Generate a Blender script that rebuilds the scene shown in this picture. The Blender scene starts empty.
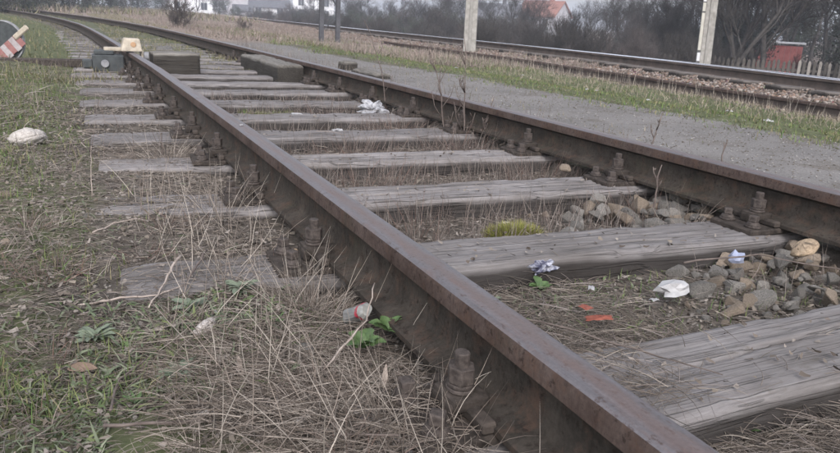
import bpy, bmesh, math, random
import numpy as np
from mathutils import Vector, Matrix, noise as mnoise
random.seed(7); rng = np.random.default_rng(7)
S = bpy.context.scene
C = S.collection
R = math.radians
PI = math.pi

# ------------------------------------------------------------------ camera
f_px, pitch, roll, yaw = 720.76, R(16.03), R(2.76), R(25.65)
cam_loc = Vector((-.6265, 0, .4486))
F0 = Vector((math.sin(yaw), math.cos(yaw), 0)); R0 = Vector((math.cos(yaw), -math.sin(yaw), 0)); U0 = Vector((0, 0, 1))
Fv = F0*math.cos(pitch) - U0*math.sin(pitch); Uv = U0*math.cos(pitch) + F0*math.sin(pitch)
Rv = R0*math.cos(roll) + Uv*math.sin(roll); Uv2 = Uv*math.cos(roll) - R0*math.sin(roll)
cd = bpy.data.cameras.new('camera'); cam = bpy.data.objects.new('camera', cd); C.objects.link(cam)
M = Matrix.Identity(4)
for i in range(3):
    M[i][0] = Rv[i]; M[i][1] = Uv2[i]; M[i][2] = -Fv[i]; M[i][3] = cam_loc[i]
cam.matrix_world = M
cd.sensor_width = 36; cd.lens = 36*f_px/840; cd.clip_start = .02; cd.clip_end = 4000
cd.dof.use_dof = True; cd.dof.focus_distance = 1.8; cd.dof.aperture_fstop = 18
S.camera = cam

# ------------------------------------------------------------------ light
SUN_EL, SUN_AZ = R(38), R(200)
w = bpy.data.worlds.new('World'); S.world = w; w.use_nodes = True
nt = w.node_tree; nt.nodes.clear()
sky = nt.nodes.new('ShaderNodeTexSky'); sky.sky_type = 'NISHITA'; sky.sun_disc = False
sky.sun_elevation = SUN_EL; sky.sun_rotation = SUN_AZ; sky.air_density = 1.3; sky.dust_density = 4.0; sky.ozone_density = 1.5
hs = nt.nodes.new('ShaderNodeHueSaturation'); hs.inputs['Saturation'].default_value = .30; hs.inputs['Value'].default_value = 1.55
tint = nt.nodes.new('ShaderNodeMix'); tint.data_type = 'RGBA'; tint.blend_type = 'MULTIPLY'; tint.inputs['Factor'].default_value = 1
tint.inputs['B'].default_value = (.968, .982, 1.035, 1)
bg = nt.nodes.new('ShaderNodeBackground'); bg.inputs['Strength'].default_value = .15
wo = nt.nodes.new('ShaderNodeOutputWorld')
nt.links.new(sky.outputs[0], hs.inputs['Color']); nt.links.new(hs.outputs[0], tint.inputs['A'])
nt.links.new(tint.outputs['Result'], bg.inputs['Color']); nt.links.new(bg.outputs[0], wo.inputs['Surface'])
sd = bpy.data.lights.new('sun', 'SUN'); sd.energy = .55; sd.angle = R(25); sd.color = (1, .96, .92)
sun = bpy.data.objects.new('sun', sd); C.objects.link(sun)
sun.rotation_euler = (PI/2 - SUN_EL, 0, PI - SUN_AZ) if False else Vector((math.sin(SUN_AZ)*math.cos(SUN_EL), math.cos(SUN_AZ)*math.cos(SUN_EL), math.sin(SUN_EL))).to_track_quat('Z', 'Y').to_euler()
vs = S.view_settings; vs.view_transform = 'Standard'; vs.look = 'None'; vs.gamma = 1; vs.exposure = .54
S.cycles.max_bounces = 6; S.cycles.diffuse_bounces = 3; S.cycles.volume_bounces = 1
S.cycles.use_denoising = True

# ------------------------------------------------------------------ helpers
def vnoise(x, y, s=1.0, seed=0):
    x = np.asarray(x, float)/s; y = np.asarray(y, float)/s
    xi = np.floor(x).astype(np.int64); yi = np.floor(y).astype(np.int64)
    fx = x-xi; fy = y-yi; fx = fx*fx*(3-2*fx); fy = fy*fy*(3-2*fy)
    def h(a, b):
        n = (a*374761393 + b*668265263 + seed*1442695041) & 0xffffffff
        n = ((n ^ (n >> 13))*1274126177) & 0xffffffff
        return ((n ^ (n >> 16)) & 0xffff)/65535.
    return (h(xi, yi)*(1-fx)+h(xi+1, yi)*fx)*(1-fy) + (h(xi, yi+1)*(1-fx)+h(xi+1, yi+1)*fx)*fy
def fbm(x, y, s, o=4, seed=0):
    t = 0; a = .5
    for i in range(o):
        t = t + a*vnoise(x, y, s, seed+i*17); s *= .5; a *= .5
    return t*2-1+.06
def sm(a, b, x):
    t = np.clip((np.asarray(x, float)-a)/(b-a), 0, 1); return t*t*(3-2*t)

def mesh_np(name, v, f, mats=(), col=None, smooth=False, mi=None):
    """v (n,3), f (m,k) same-size faces"""
    me = bpy.data.meshes.new(name)
    v = np.asarray(v, np.float32); f = np.asarray(f, np.int32)
    me.vertices.add(len(v)); me.vertices.foreach_set('co', v.ravel())
    k = f.shape[1]
    me.loops.add(f.size); me.loops.foreach_set('vertex_index', f.ravel())
    me.polygons.add(len(f)); me.polygons.foreach_set('loop_start', np.arange(0, f.size, k, dtype=np.int32))
    if smooth: me.polygons.foreach_set('use_smooth', np.ones(len(f), bool))
    if mi is not None: me.polygons.foreach_set('material_index', np.asarray(mi, np.int32))
    me.update(calc_edges=True)
    for m in mats: me.materials.append(m)
    if col is not None:
        a = me.color_attributes.new('col', 'FLOAT_COLOR', 'POINT')
        c = np.ones((len(v), 4), np.float32); c[:, :3] = col
        a.data.foreach_set('color', c.ravel())
    return me
def link(name, me, parent=None, loc=None, rot=None, scale=None):
    o = bpy.data.objects.new(name, me); C.objects.link(o)
    if parent: o.parent = parent
    if loc is not None: o.location = loc
    if rot is not None: o.rotation_euler = rot
    if scale is not None: o.scale = scale if hasattr(scale, '__len__') else (scale,)*3
    return o
def tag(o, label=None, cat=None, group=None, kind=None):
    if label: o['label'] = label
    if cat: o['category'] = cat
    if group: o['group'] = group
    if kind: o['kind'] = kind
    return o
def empty(name, loc=(0, 0, 0), rz=0):
    o = bpy.data.objects.new(name, None); C.objects.link(o); o.location = loc; o.rotation_euler = (0, 0, rz); o.empty_display_size = .1
    return o
def copy_tree(o, parent=None):
    c = o.copy(); C.objects.link(c); c.parent = parent
    for ch in list(o.children): copy_tree(ch, c)
    return c
class MB:
    def __init__(s): s.v = []; s.f = []; s.m = []
    def add(s, v, f, m=0):
        b = len(s.v); s.v += [tuple(x) for x in v]; s.f += [tuple(i+b for i in q) for q in f]; s.m += [m]*len(f)
    def box(s, a, b, m=0, mat=None):
        x0, y0, z0 = a; x1, y1, z1 = b
        v = [Vector(p) for p in ((x0,y0,z0),(x1,y0,z0),(x1,y1,z0),(x0,y1,z0),(x0,y0,z1),(x1,y0,z1),(x1,y1,z1),(x0,y1,z1))]
        if mat: v = [mat @ p for p in v]
        s.add(v, [(0,3,2,1),(4,5,6,7),(0,1,5,4),(1,2,6,5),(2,3,7,6),(3,0,4,7)], m)
    def cyl(s, c, r, h, n=8, m=0, r2=None, axis='Z', ph=0):
        r2 = r if r2 is None else r2; v = []
        for k, (rr, z) in enumerate(((r, 0), (r2, h))):
            for i in range(n):
                a = 2*PI*i/n+ph; p = (rr*math.cos(a), rr*math.sin(a), z)
                if axis == 'X': p = (p[2], p[0], p[1])
                if axis == 'Y': p = (p[1], p[2], p[0])
                v.append((c[0]+p[0], c[1]+p[1], c[2]+p[2]))
        s.add(v, [tuple(reversed(range(n))), tuple(range(n, 2*n))]+[(i, (i+1) % n, n+(i+1) % n, n+i) for i in range(n)], m)
    def tube(s, pts, rad, n=6, m=0):
        pts = [Vector(p) for p in pts]; rings = []
        for i, p in enumerate(pts):
            t = (pts[min(i+1, len(pts)-1)]-pts[max(i-1, 0)]).normalized()
            a = t.orthogonal().normalized(); b = t.cross(a)
            r = rad[i] if hasattr(rad, '__len__') else rad
            rings += [p+(a*math.cos(2*PI*k/n)+b*math.sin(2*PI*k/n))*r for k in range(n)]
        f = []
        for i in range(len(pts)-1):
            f += [(i*n+k, i*n+(k+1) % n, (i+1)*n+(k+1) % n, (i+1)*n+k) for k in range(n)]
        f += [tuple(reversed(range(n))), tuple(range((len(pts)-1)*n, len(pts)*n))]
        s.add(rings, f, m)
    def mesh(s, name, mats, bevel=0, smooth=False, seg=1):
        me = bpy.data.meshes.new(name); me.from_pydata(s.v, [], s.f)
        for m in mats: me.materials.append(m)
        me.polygons.foreach_set('material_index', s.m)
        me.update()
        if bevel or smooth:
            bm = bmesh.new(); bm.from_mesh(me)
            if bevel: bmesh.ops.bevel(bm, geom=bm.edges[:], offset=bevel, segments=seg, affect='EDGES', profile=.6, clamp_overlap=True)
            bmesh.ops.recalc_face_normals(bm, faces=bm.faces)
            for f in bm.faces: f.smooth = smooth
            bm.to_mesh(me); bm.free()
        return me

# ------------------------------------------------------------------ materials
def material(name, rough=.85, spec=.2, metal=0):
    m = bpy.data.materials.new(name); m.use_nodes = True; n = m.node_tree.nodes; b = n['Principled BSDF']
    b.inputs['Roughness'].default_value = rough; b.inputs['Specular IOR Level'].default_value = spec; b.inputs['Metallic'].default_value = metal
    return m, m.node_tree, b
class NB:
    def __init__(s, t): s.t = t; s.l = t.links
    def n(s, typ, **k):
        x = s.t.nodes.new(typ)
        for a, b in k.items(): setattr(x, a, b)
        return x
    def coord(s, scale=(1, 1, 1), kind='Object'):
        tc = s.n('ShaderNodeTexCoord'); mp = s.n('ShaderNodeMapping'); mp.inputs['Scale'].default_value = scale
        s.l.new(tc.outputs[kind], mp.inputs['Vector']); return mp.outputs[0]
    def noise(s, vec, scale, detail=5, rough=.6, dist=0):
        x = s.n('ShaderNodeTexNoise'); x.inputs['Scale'].default_value = scale; x.inputs['Detail'].default_value = detail
        x.inputs['Roughness'].default_value = rough; x.inputs['Distortion'].default_value = dist
        if vec: s.l.new(vec, x.inputs['Vector'])
        return x.outputs['Fac']
    def voro(s, vec, scale, feature='F1', out='Distance'):
        x = s.n('ShaderNodeTexVoronoi', feature=feature); x.inputs['Scale'].default_value = scale
        if vec: s.l.new(vec, x.inputs['Vector'])
        return x.outputs[out]
    def ramp(s, fac, stops):
        x = s.n('ShaderNodeValToRGB'); e = x.color_ramp.elements
        while len(e) < len(stops): e.new(.5)
        for i, (p, c) in enumerate(stops):
            e[i].position = p; e[i].color = (*c, 1) if hasattr(c, '__len__') else (c, c, c, 1)
        s.l.new(fac, x.inputs['Fac']); return x.outputs['Color']
    def mix(s, f, a, b, mode='MIX'):
        x = s.n('ShaderNodeMix', data_type='RGBA', blend_type=mode)
        for k, v in (('Factor', f), ('A', a), ('B', b)):
            if isinstance(v, bpy.types.NodeSocket): s.l.new(v, x.inputs[k])
            elif k == 'Factor': x.inputs[0].default_value = v
            else: x.inputs[k].default_value = (*v, 1) if hasattr(v, '__len__') else (v, v, v, 1)
        if isinstance(f, bpy.types.NodeSocket): s.l.new(f, x.inputs[0])
        return x.outputs['Result']
    def math(s, op, a, b=0):
        x = s.n('ShaderNodeMath', operation=op)
        for i, v in enumerate((a, b)):
            if isinstance(v, bpy.types.NodeSocket): s.l.new(v, x.inputs[i])
            else: x.inputs[i].default_value = v
        return x.outputs[0]
    def bump(s, h, strength, dist, bsdf):
        x = s.n('ShaderNodeBump'); x.inputs['Strength'].default_value = strength; x.inputs['Distance'].default_value = dist
        s.l.new(h, x.inputs['Height']); s.l.new(x.outputs[0], bsdf.inputs['Normal'])
def simple(name, c1, c2, scale=20, rough=.85, spec=.2, bump=.4, bd=.003, metal=0, vec=(1, 1, 1), obj_var=0, stops=(.3, .7)):
    m, t, b = material(name, rough, spec, metal); N = NB(t); v = N.coord(vec)
    nz = N.noise(v, scale, 6, .65); c = N.ramp(nz, [(stops[0], c1), (stops[1], c2)])
    if obj_var:
        oi = N.n('ShaderNodeObjectInfo'); k = N.ramp(oi.outputs['Random'], [(0, 1-obj_var), (1, 1+obj_var)]); c = N.mix(1., c, k, 'MULTIPLY')
    N.l.new(c, b.inputs['Base Color'])
    if bump: N.bump(N.noise(v, scale*3, 5, .7), bump, bd, b)
    return m
def colmat(name, rough=.8, spec=.2, trans=0.):
    m, t, b = material(name, rough, spec); N = NB(t); a = N.n('ShaderNodeAttribute'); a.attribute_name = 'col'
    N.l.new(a.outputs['Color'], b.inputs['Base Color'])
    return m

# weathered sleeper timber
def timber(name, dark, light, crack=.8):
    m, t, b = material(name, .9, .15); N = NB(t)
    oi = N.n('ShaderNodeObjectInfo'); tc = N.n('ShaderNodeTexCoord')
    add = N.n('ShaderNodeVectorMath', operation='ADD'); sc = N.n('ShaderNodeVectorMath', operation='SCALE'); sc.inputs['Scale'].default_value = 17.
    comb = N.n('ShaderNodeCombineXYZ'); N.l.new(oi.outputs['Random'], comb.inputs[0]); N.l.new(oi.outputs['Random'], comb.inputs[1])
    N.l.new(comb.outputs[0], sc.inputs[0]); N.l.new(tc.outputs['Object'], add.inputs[0]); N.l.new(sc.outputs[0], add.inputs[1])
    def mp(s):
        x = N.n('ShaderNodeMapping'); x.inputs['Scale'].default_value = s; N.l.new(add.outputs[0], x.inputs['Vector']); return x.outputs[0]
    g = N.noise(mp((2.2, 46, 46)), 1.6, 8, .75, .25); g2 = N.noise(mp((7, 160, 160)), 1.3, 4, .6)
    big = N.noise(mp((2.5, 5, 5)), 1.2, 4, .6)
    c = N.ramp(g, [(.28, dark), (.5, tuple((a+b_)/2 for a, b_ in zip(dark, light))), (.72, light)])
    c = N.mix(.5, c, N.ramp(g2, [(.3, .60), (.7, 1.22)]), 'MULTIPLY')
    c = N.mix(.75, c, N.ramp(big, [(.3, (.66, .63, .60)), (.62, (1.08, 1.07, 1.07))]), 'MULTIPLY')
    cr = N.noise(mp((.8, 26, 26)), 1.1, 3, .5, .35)
    crm = N.ramp(cr, [(.485, 0.), (.497, 1.), (.503, 1.), (.515, 0.)])
    c = N.mix(N.math('MULTIPLY', crm, crack), c, (.035, .032, .03))
    # soil and moss stains along some stretches
    st = N.noise(mp((6, 9, 9)), 2.2, 6, .7); c = N.mix(N.ramp(st, [(.56, 0.), (.7, .55)]), c, (.10, .085, .068))
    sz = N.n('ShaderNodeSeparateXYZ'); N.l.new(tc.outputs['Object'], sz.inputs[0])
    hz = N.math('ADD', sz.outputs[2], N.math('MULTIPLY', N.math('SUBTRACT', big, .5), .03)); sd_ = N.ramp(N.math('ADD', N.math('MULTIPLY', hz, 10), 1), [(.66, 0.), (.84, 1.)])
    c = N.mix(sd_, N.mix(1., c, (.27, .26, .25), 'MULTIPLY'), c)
    k = N.ramp(oi.outputs['Random'], [(0, .86), (1, 1.1)]); c = N.mix(1., c, k, 'MULTIPLY')
    N.l.new(c, b.inputs['Base Color'])
    h = N.math('ADD', N.math('MULTIPLY', g, .7), N.math('MULTIPLY', g2, .35)); h = N.math('SUBTRACT', h, N.math('MULTIPLY', crm, .6))
    N.bump(h, .85, .006, b); return m
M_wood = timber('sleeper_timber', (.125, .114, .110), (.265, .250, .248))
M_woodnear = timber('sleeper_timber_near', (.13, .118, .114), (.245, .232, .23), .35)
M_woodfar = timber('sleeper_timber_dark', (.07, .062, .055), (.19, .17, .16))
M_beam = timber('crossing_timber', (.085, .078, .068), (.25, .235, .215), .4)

def rail_mat(name, side, foot, streak):
    m, t, b = material(name, .85, .1); N = NB(t); v = N.coord((1, 1, 1)); tc = N.n('ShaderNodeTexCoord')
    sp = N.n('ShaderNodeSeparateXYZ'); N.l.new(tc.outputs['Object'], sp.inputs[0])
    a = N.noise(v, 9, 7, .7); c = N.ramp(a, [(.3, side), (.7, foot)])
    v2 = N.coord((6, 6, .8)); s2 = N.noise(v2, 14, 5, .6); c = N.mix(N.ramp(s2, [(.52, 0.), (.72, .55)]), c, streak)
    fl = N.noise(v, 120, 3, .6); c = N.mix(.45, c, N.ramp(fl, [(.3, .6), (.7, 1.35)]), 'MULTIPLY')
    moss = N.noise(v, 4.3, 5, .7); c = N.mix(N.ramp(moss, [(.55, 0.), (.72, .5)]), c, (.048, .046, .03))
    ru = N.noise(v, 17, 8, .78); c = N.mix(N.ramp(ru, [(.5, 0.), (.64, .6)]), c, (.085, .052, .038)); sc_ = N.noise(v, 55, 5, .7); c = N.mix(N.ramp(sc_, [(.56, 0.), (.64, .7)]), c, (.018, .013, .011))
    N.l.new(c, b.inputs['Base Color']); N.bump(N.noise(v, 90, 6, .7), .6, .0018, b); return m
M_railside = rail_mat('rusted_rail_side', (.024, .021, .018), (.066, .056, .047), (.017, .014, .012))
def rail_top_mat():
    m, t, b = material('worn_rail_head', .5, .3, .15); N = NB(t); v = N.coord((30, 1.2, 30)); v1 = N.coord((1, 1, 1))
    a = N.noise(v, 3, 6, .6); c = N.ramp(a, [(.3, (.075, .068, .071)), (.7, (.138, .128, .136))])
    r = N.noise(N.coord((14, 3, 14)), 2.6, 7, .7); c = N.mix(N.ramp(r, [(.48, 0.), (.66, .55)]), c, (.115, .071, .058)); r2 = N.noise(N.coord((9, 5, 9)), 9, 6, .75); c = N.mix(N.ramp(r2, [(.56, 0.), (.63, .8)]), c, (.055, .036, .03))
    tb = N.n('ShaderNodeTexCoord'); sb = N.n('ShaderNodeSeparateXYZ'); N.l.new(tb.outputs['Object'], sb.inputs[0])
    u = N.math('ABSOLUTE', N.math('SUBTRACT', N.math('MODULO', N.math('ADD', sb.outputs[0], .7845), 1.502), .751))
    u = N.math('ADD', u, N.math('MULTIPLY', N.math('SUBTRACT', N.noise(N.coord((10, 4, 10)), 3, 5, .6), .5), .025)); bd = N.ramp(N.math('MULTIPLY', u, 25), [(.15, 1.), (.55, 0.)])
    c = N.mix(N.math('MULTIPLY', bd, .5), c, (.105, .064, .050))
    pit = N.voro(N.coord((60, 22, 60)), 1.4); pm = N.ramp(pit, [(.1, .7), (.2, 0.)])
    gate = N.ramp(N.noise(v1, 7, 4, .6), [(.52, 0.), (.6, 1.)]); c = N.mix(N.math('MULTIPLY', pm, gate), c, (.06, .03, .025))
    fl = N.noise(v1, 160, 3, .6); c = N.mix(.4, c, N.ramp(fl, [(.3, .65), (.7, 1.3)]), 'MULTIPLY')
    N.l.new(c, b.inputs['Base Color'])
    N.l.new(N.ramp(a, [(.3, .42), (.7, .6)]), b.inputs['Roughness'])
    N.bump(N.noise(v1, 70, 6, .7), .3, .0015, b); return m
M_railtop = rail_top_mat()
M_headside = rail_mat('rail_head_side', (.045, .031, .026), (.10, .075, .066), (.03, .02, .017))
M_farshine, t_, b_ = material('polished_rail_head', .38, .5, .9); b_.inputs['Base Color'].default_value = (.80, .80, .84, 1)
M_farside = simple('brown_rail_side', (.05, .04, .035), (.11, .085, .072), 6)
M_iron = simple('rusty_iron', (.02, .017, .015), (.072, .059, .051), 45, .85, .12, .8, .002)
M_nut = simple('old_bolt_steel', (.026, .021, .019), (.09, .074, .066), 90, .8, .2, .8, .0015)
M_straw = colmat('dry_stem', .75, .25); M_blade = colmat('grass_blade', .7, .25); M_chip = colmat('litter_flake', .9, .1)
M_stone = simple('ballast_grey', (.075, .07, .062), (.225, .208, .19), 26, .9, .2, .7, .004, obj_var=.28)
M_stone_b = simple('ballast_brown', (.10, .08, .06), (.235, .19, .15), 22, .9, .2, .7, .004, obj_var=.25)
M_ochre = simple('ochre_stone', (.19, .14, .09), (.42, .32, .225), 14, .85, .2, .6, .004)
M_pale = simple('pale_stone', (.30, .265, .24), (.58, .53, .50), 16, .85, .2, .6, .004)
M_pink = simple('pinkish_stone', (.26, .23, .205), (.47, .44, .41), 18, .85, .2, .6, .005)
M_bark = simple('bark', (.03, .028, .027), (.085, .076, .07), 12, .9, .1, 0)
M_bark_b = simple('reddish_twig', (.052, .046, .045), (.13, .112, .108), 6, .9, .1, 0)
M_concrete = simple('pole_concrete', (.15, .142, .128), (.33, .315, .29), 7, .9, .2, .6, .004)
M_steelpole = simple('dark_pole_steel', (.035, .035, .04), (.08, .08, .088), 12, .7, .3, .2, .002)

# ground, coloured by zone
def ground_mat():
    m, t, b = material('ground_soil', .95, .1); N = NB(t); v = N.coord()
    at = N.n('ShaderNodeAttribute'); at.attribute_name = 'col'; sp = N.n('ShaderNodeSeparateColor'); N.l.new(at.outputs['Color'], sp.inputs[0])
    n1 = N.noise(v, 26, 8, .75); soil = N.ramp(n1, [(.3, (.04, .033, .027)), (.5, (.088, .075, .063)), (.7, (.16, .14, .122))])
    n2 = N.noise(v, 3.2, 5, .6); soil = N.mix(.7, soil, N.ramp(n2, [(.3, .7), (.7, 1.25)]), 'MULTIPLY')
    sk = N.voro(N.coord((1, 1, 1)), 190); soil = N.mix(N.ramp(sk, [(.05, .5), (.25, 0.)]), soil, (.33, .30, .27))
    gn = N.noise(v, 8, 8, .75); grass = N.ramp(gn, [(.3, (.055, .053, .032)), (.5, (.08, .09, .045)), (.72, (.145, .145, .085))])
    pn = N.noise(v, 150, 4, .7); path = N.ramp(pn, [(.3, (.11, .102, .097)), (.6, (.20, .188, .18)), (.75, (.30, .28, .265))])
    pn2 = N.noise(v, 1.7, 5, .6); path = N.mix(.6, path, N.ramp(pn2, [(.3, .68), (.7, 1.15)]), 'MULTIPLY')
    spk = N.voro(N.coord((1, 1, 1)), 23); path = N.mix(N.ramp(spk, [(.04, .8), (.1, 0.)]), path, (.12, .105, .09))
    bv = N.voro(v, 17, out='Color'); bal = N.mix(.6, (.20, .155, .125), bv, 'OVERLAY'); bal = N.mix(.8, bal, N.ramp(N.noise(v, 30, 5, .7), [(.3, .5), (.7, 1.4)]), 'MULTIPLY')
    dry = N.ramp(N.noise(v, 1.3, 8, .75), [(.3, (.12, .095, .08)), (.7, (.27, .215, .18))])
    def soft(ch, amp=.5):
        e = N.math('ADD', ch, N.math('MULTIPLY', N.math('SUBTRACT', N.noise(v, 6, 6, .7), .5), amp)); return N.ramp(e, [(.35, 0.), (.65, 1.)])
    c = N.mix(soft(sp.outputs[1], 1.3), soil, grass); c = N.mix(soft(at.outputs['Alpha'], .8), c, dry)
    path = N.mix(N.ramp(N.noise(v, 2.6, 7, .75), [(.52, 0.), (.66, .7)]), path, (.10, .085, .07)); c = N.mix(soft(sp.outputs[2], .3), c, bal); c = N.mix(soft(sp.outputs[0], .4), c, path)
    N.l.new(c, b.inputs['Base Color'])
    h = N.math('ADD', N.noise(v, 60, 8, .75), N.math('MULTIPLY', N.noise(v, 260, 3, .6), .3)); N.bump(h, .7, .008, b)
    return m
M_ground = ground_mat()

# ------------------------------------------------------------------ plan curves
_cy = [-50, 3, 6, 8, 10, 12, 15, 18, 22, 26, 30, 40, 60, 100]; _cx = [0, 0, -.03, -.08, -.125, -.18, -.28, -.42, -.75, -1.2, -1.7, -3.3, -8, -24]
def main_x(y): return np.interp(y, _cy, _cx)
_fy = [-60, 0, 3, 5.6, 7.4, 10.2, 14, 19, 25, 37, 73, 150, 400]; _fx = [2.6, 6.35, 6.95, 7.32, 7.65, 8.05, 8.4, 8.62, 8.85, 9.7, 11.2, 14, 26]
def far_x(y): return np.interp(y, _fy, _fx)
_ny = [-60, 0, 2.5, 4.7, 6.1, 8.1, 11.3, 14, 16.5, 19]; _nx = [1.5, 5.3, 5.75, 6.07, 6.25, 6.47, 6.8, 6.95, 7.02, 7.02]
def near_x(y): return np.interp(y, _ny, _nx)

ST = -.166                                     # sleeper top
def gbase(x, y):
    x = np.asarray(x, float); y = np.asarray(y, float)
    xr = x-main_x(y)
    z = np.full(np.broadcast(x, y).shape, -.19)
    z = z + .034*np.exp(-(((x+.46)/.22)**2+((y-.95)/.18)**2)) + .016*sm(-.15, -.35, xr)*(1-sm(2.6, 3.4, y))
    inside = sm(-.02, .06, xr)*(1-sm(1.42, 1.5, xr))
    z = z + inside*(-.056)*(1-sm(6, 10, y))
    z = z + .018*np.exp(-((xr+.3)/.12)**2)*(1-sm(1.0, 2.2, y)) - .015*np.exp(-((xr+.1)/.07)**2)          # litter heaped against the near rail
    z = z + .05*sm(-.55, -1.3, xr)*sm(3.5, 7, y) + .02*sm(-.6, -1.0, xr)
    z = z + sm(1.56, 1.72, xr)*(.125)
    z = np.where(xr > 1.6, z - sm(3.0, 4.6, x)*.165*(1-sm(30, 60, y)), z)
    nx = near_x(y)
    z = np.where(x > 3, z - sm(-.7, -.15, x-nx)*.085*(1-sm(16, 20, y)) + sm(.03, .25, x-nx)*.115*(1-sm(16, 20, y)), z)
    fx = far_x(y)
    z = z + sm(-.9, -.15, x-fx)*.045 - sm(-.12, -.02, x-fx)*.04
    z = z - sm(1.6, 5.5, x-fx)*1.0*sm(-1, 1, x-fx)
    z = z + sm(10, 20, y)*.02
    return z
def gh(x, y, fine=True):
    x = np.asarray(x, float); y = np.asarray(y, float)
    d = np.hypot(x, y); amp = np.where((x-main_x(y) > 1.62) & (x < 3.0) & (y < 40), .35, 1.)
    z = gbase(x, y) + amp*(.022*fbm(x, y, .55, 4, 3) + .011*fbm(x, y, .09, 3, 9))
    xr2 = x-main_x(y); z = z + .010*fbm(x, y, .16, 3, 33)*sm(-.12, -.25, xr2)*(1-sm(4, 6, y)) + .002*sm(-.15, -.4, xr2)*(1-sm(3.6, 4.5, y))
    z = z + .05*fbm(x, y, 4.0, 3, 21)*sm(5, 14, d)*np.where((x > 3.2) | (x < -.8), 1., 0.)
    return z
def zh(x, y): return float(gh(np.array([x]), np.array([y]))[0])

def grow(a, b, step0, ratio, mx):
    out = [a]; s = step0
    while out[-1] < b: out.append(out[-1]+s); s = min(s*ratio, mx)
    return out
xs = sorted(set(np.round(np.concatenate([-np.array(grow(1.4, 250, .03, 1.12, 30)), np.arange(-1.38, 1.8, .014), np.array(grow(1.82, 12, .03, 1.02, .16)), np.array(grow(12.2, 420, .2, 1.14, 30))]), 4)))
ys = sorted(set(np.round(np.concatenate([-np.array(grow(.2, 60, .05, 1.2, 30)), np.arange(-.15, .6, .03), np.arange(.62, 3.4, .014), np.array(grow(3.42, 440, .016, 1.024, 20))]), 4)))
X, Y = np.meshgrid(np.array(xs), np.array(ys)); nx_, ny_ = len(xs), len(ys)
Z = gh(X, Y)
idx = np.arange(nx_*ny_).reshape(ny_, nx_)
F = np.stack([idx[:-1, :-1], idx[:-1, 1:], idx[1:, 1:], idx[1:, :-1]], -1).reshape(-1, 4)
me = mesh_np('ground', np.stack([X, Y, Z], -1).reshape(-1, 3), F, [M_ground], smooth=True)
xr = X-main_x(Y)
pathm = sm(1.62, 1.68, xr)*(1-sm(2.55, 3.0, X+.35*fbm(X, Y, .9, 4, 5)+.035*np.clip(Y-3, 0, 12)))*(1-sm(8, 17, Y+2*fbm(X, Y, .7, 3, 6)))
grassm = .42*np.ones_like(X)
grassm = np.where(xr < .1, .16+.62*sm(-.5, -.85, xr+.3*fbm(X, Y, .4, 3, 8)-.25*(1-sm(.9, 1.5, Y))) + .5*sm(4, 8, Y)*sm(-.2, -.6, xr), grassm)
grassm = np.where((xr > .05) & (xr < 1.5), .08+.5*sm(7, 10, Y), grassm)
grassm = np.where(X > 2.8, .75, grassm); grassm = np.where(X-near_x(Y) > -.75, .12, grassm)
ballm = sm(-.15, .0, X-near_x(Y))*(1-sm(1.8, 2.6, X-far_x(Y)))
drym = np.where((xr > 1.5), sm(9, 14, Y+1.5*fbm(X, Y, 2, 3, 2))*.9, 0); drym = np.where((X > 4.7) & (ballm < .5), np.maximum(drym, .2), drym)
colr = np.stack([pathm, np.clip(grassm, 0, 1), np.clip(ballm, 0, 1), np.clip(drym, 0, 1)], -1).reshape(-1, 4).astype(np.float32)
a = me.color_attributes.new('col', 'FLOAT_COLOR', 'POINT'); a.data.foreach_set('color', colr.ravel())
g = link('ground', me); g['kind'] = 'structure'

# ------------------------------------------------------------------ rails
PROF = [(-.0625, -.149), (-.0625, -.138), (-.014, -.124), (-.008, -.112), (-.007, -.06), (-.0095, -.05), (-.0335, -.038), (-.0335, -.012), (-.0315, -.005), (-.024, -.0012), (0, 0),
        (.024, -.0012), (.0315, -.005), (.0335, -.012), (.0335, -.038), (.0095, -.05), (.007, -.06), (.008, -.112), (.014, -.124), (.0625, -.138), (.0625, -.149)]
def rail(name, xf, y0, y1, z, mats, step=.15, wob=.0, hscale=1):
    ysr = [y0]; s = step
    while ysr[-1] < y1:
        ysr.append(ysr[-1]+s)
        if ysr[-1] > 12: s = min(s*1.05, 3)
    ysr[-1] = y1; v = []; n = len(PROF)
    for y in ysr:
        xc = float(xf(y)); wz = wob*math.sin(y*1.7)+wob*math.sin(y*.63+1)
        for k, (px, pz) in enumerate(PROF):
            j = .0006*mnoise.noise(Vector((px*60, y*5, pz*40)))
            v.append((xc+px+j, y, z+pz*hscale+wz+j))
    f = []; mi = []
    for i in range(len(ysr)-1):
        for k in range(n-1):
            f.append((i*n+k, i*n+k+1, (i+1)*n+k+1, (i+1)*n+k)); mi.append(1 if 8 <= k <= 11 else (2 if k in (6, 7, 12, 13) else 0))
        f.append((i*n+n-1, i*n, (i+1)*n, (i+1)*n+n-1)); mi.append(0)
    me = mesh_np(name, v, f, mats, smooth=True, mi=mi)
    bm = bmesh.new(); bm.from_mesh(me)
    bm.faces.new([bm.verts.ensure_lookup_table() or bm.verts[k] for k in range(n)]); bm.faces.new([bm.verts[(len(ysr)-1)*n+k] for k in reversed(range(n))])
    bmesh.ops.recalc_face_normals(bm, faces=bm.faces); bm.to_mesh(me); bm.free()
    try: me.set_sharp_from_angle(angle=R(40))
    except Exception: pass
    return link(name, me)
RM = [M_railside, M_railtop, M_headside]
tag(rail('rail', lambda y: main_x(y)-.0335, -1.5, 3.93, 0, RM), 'rusty rail length running from the bottom edge up beside the tangled dry stems', 'rail')
tag(rail('rail', lambda y: main_x(y)-.0335, 3.934, 90, 0, RM), 'rusty rail beyond the joint that runs under the yellow derailer and curves away', 'rail')
tag(rail('rail', lambda y: main_x(y)+1.4685, -1.5, 90, 0, RM), 'rusty rail bordering the grey footpath', 'rail')
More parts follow.
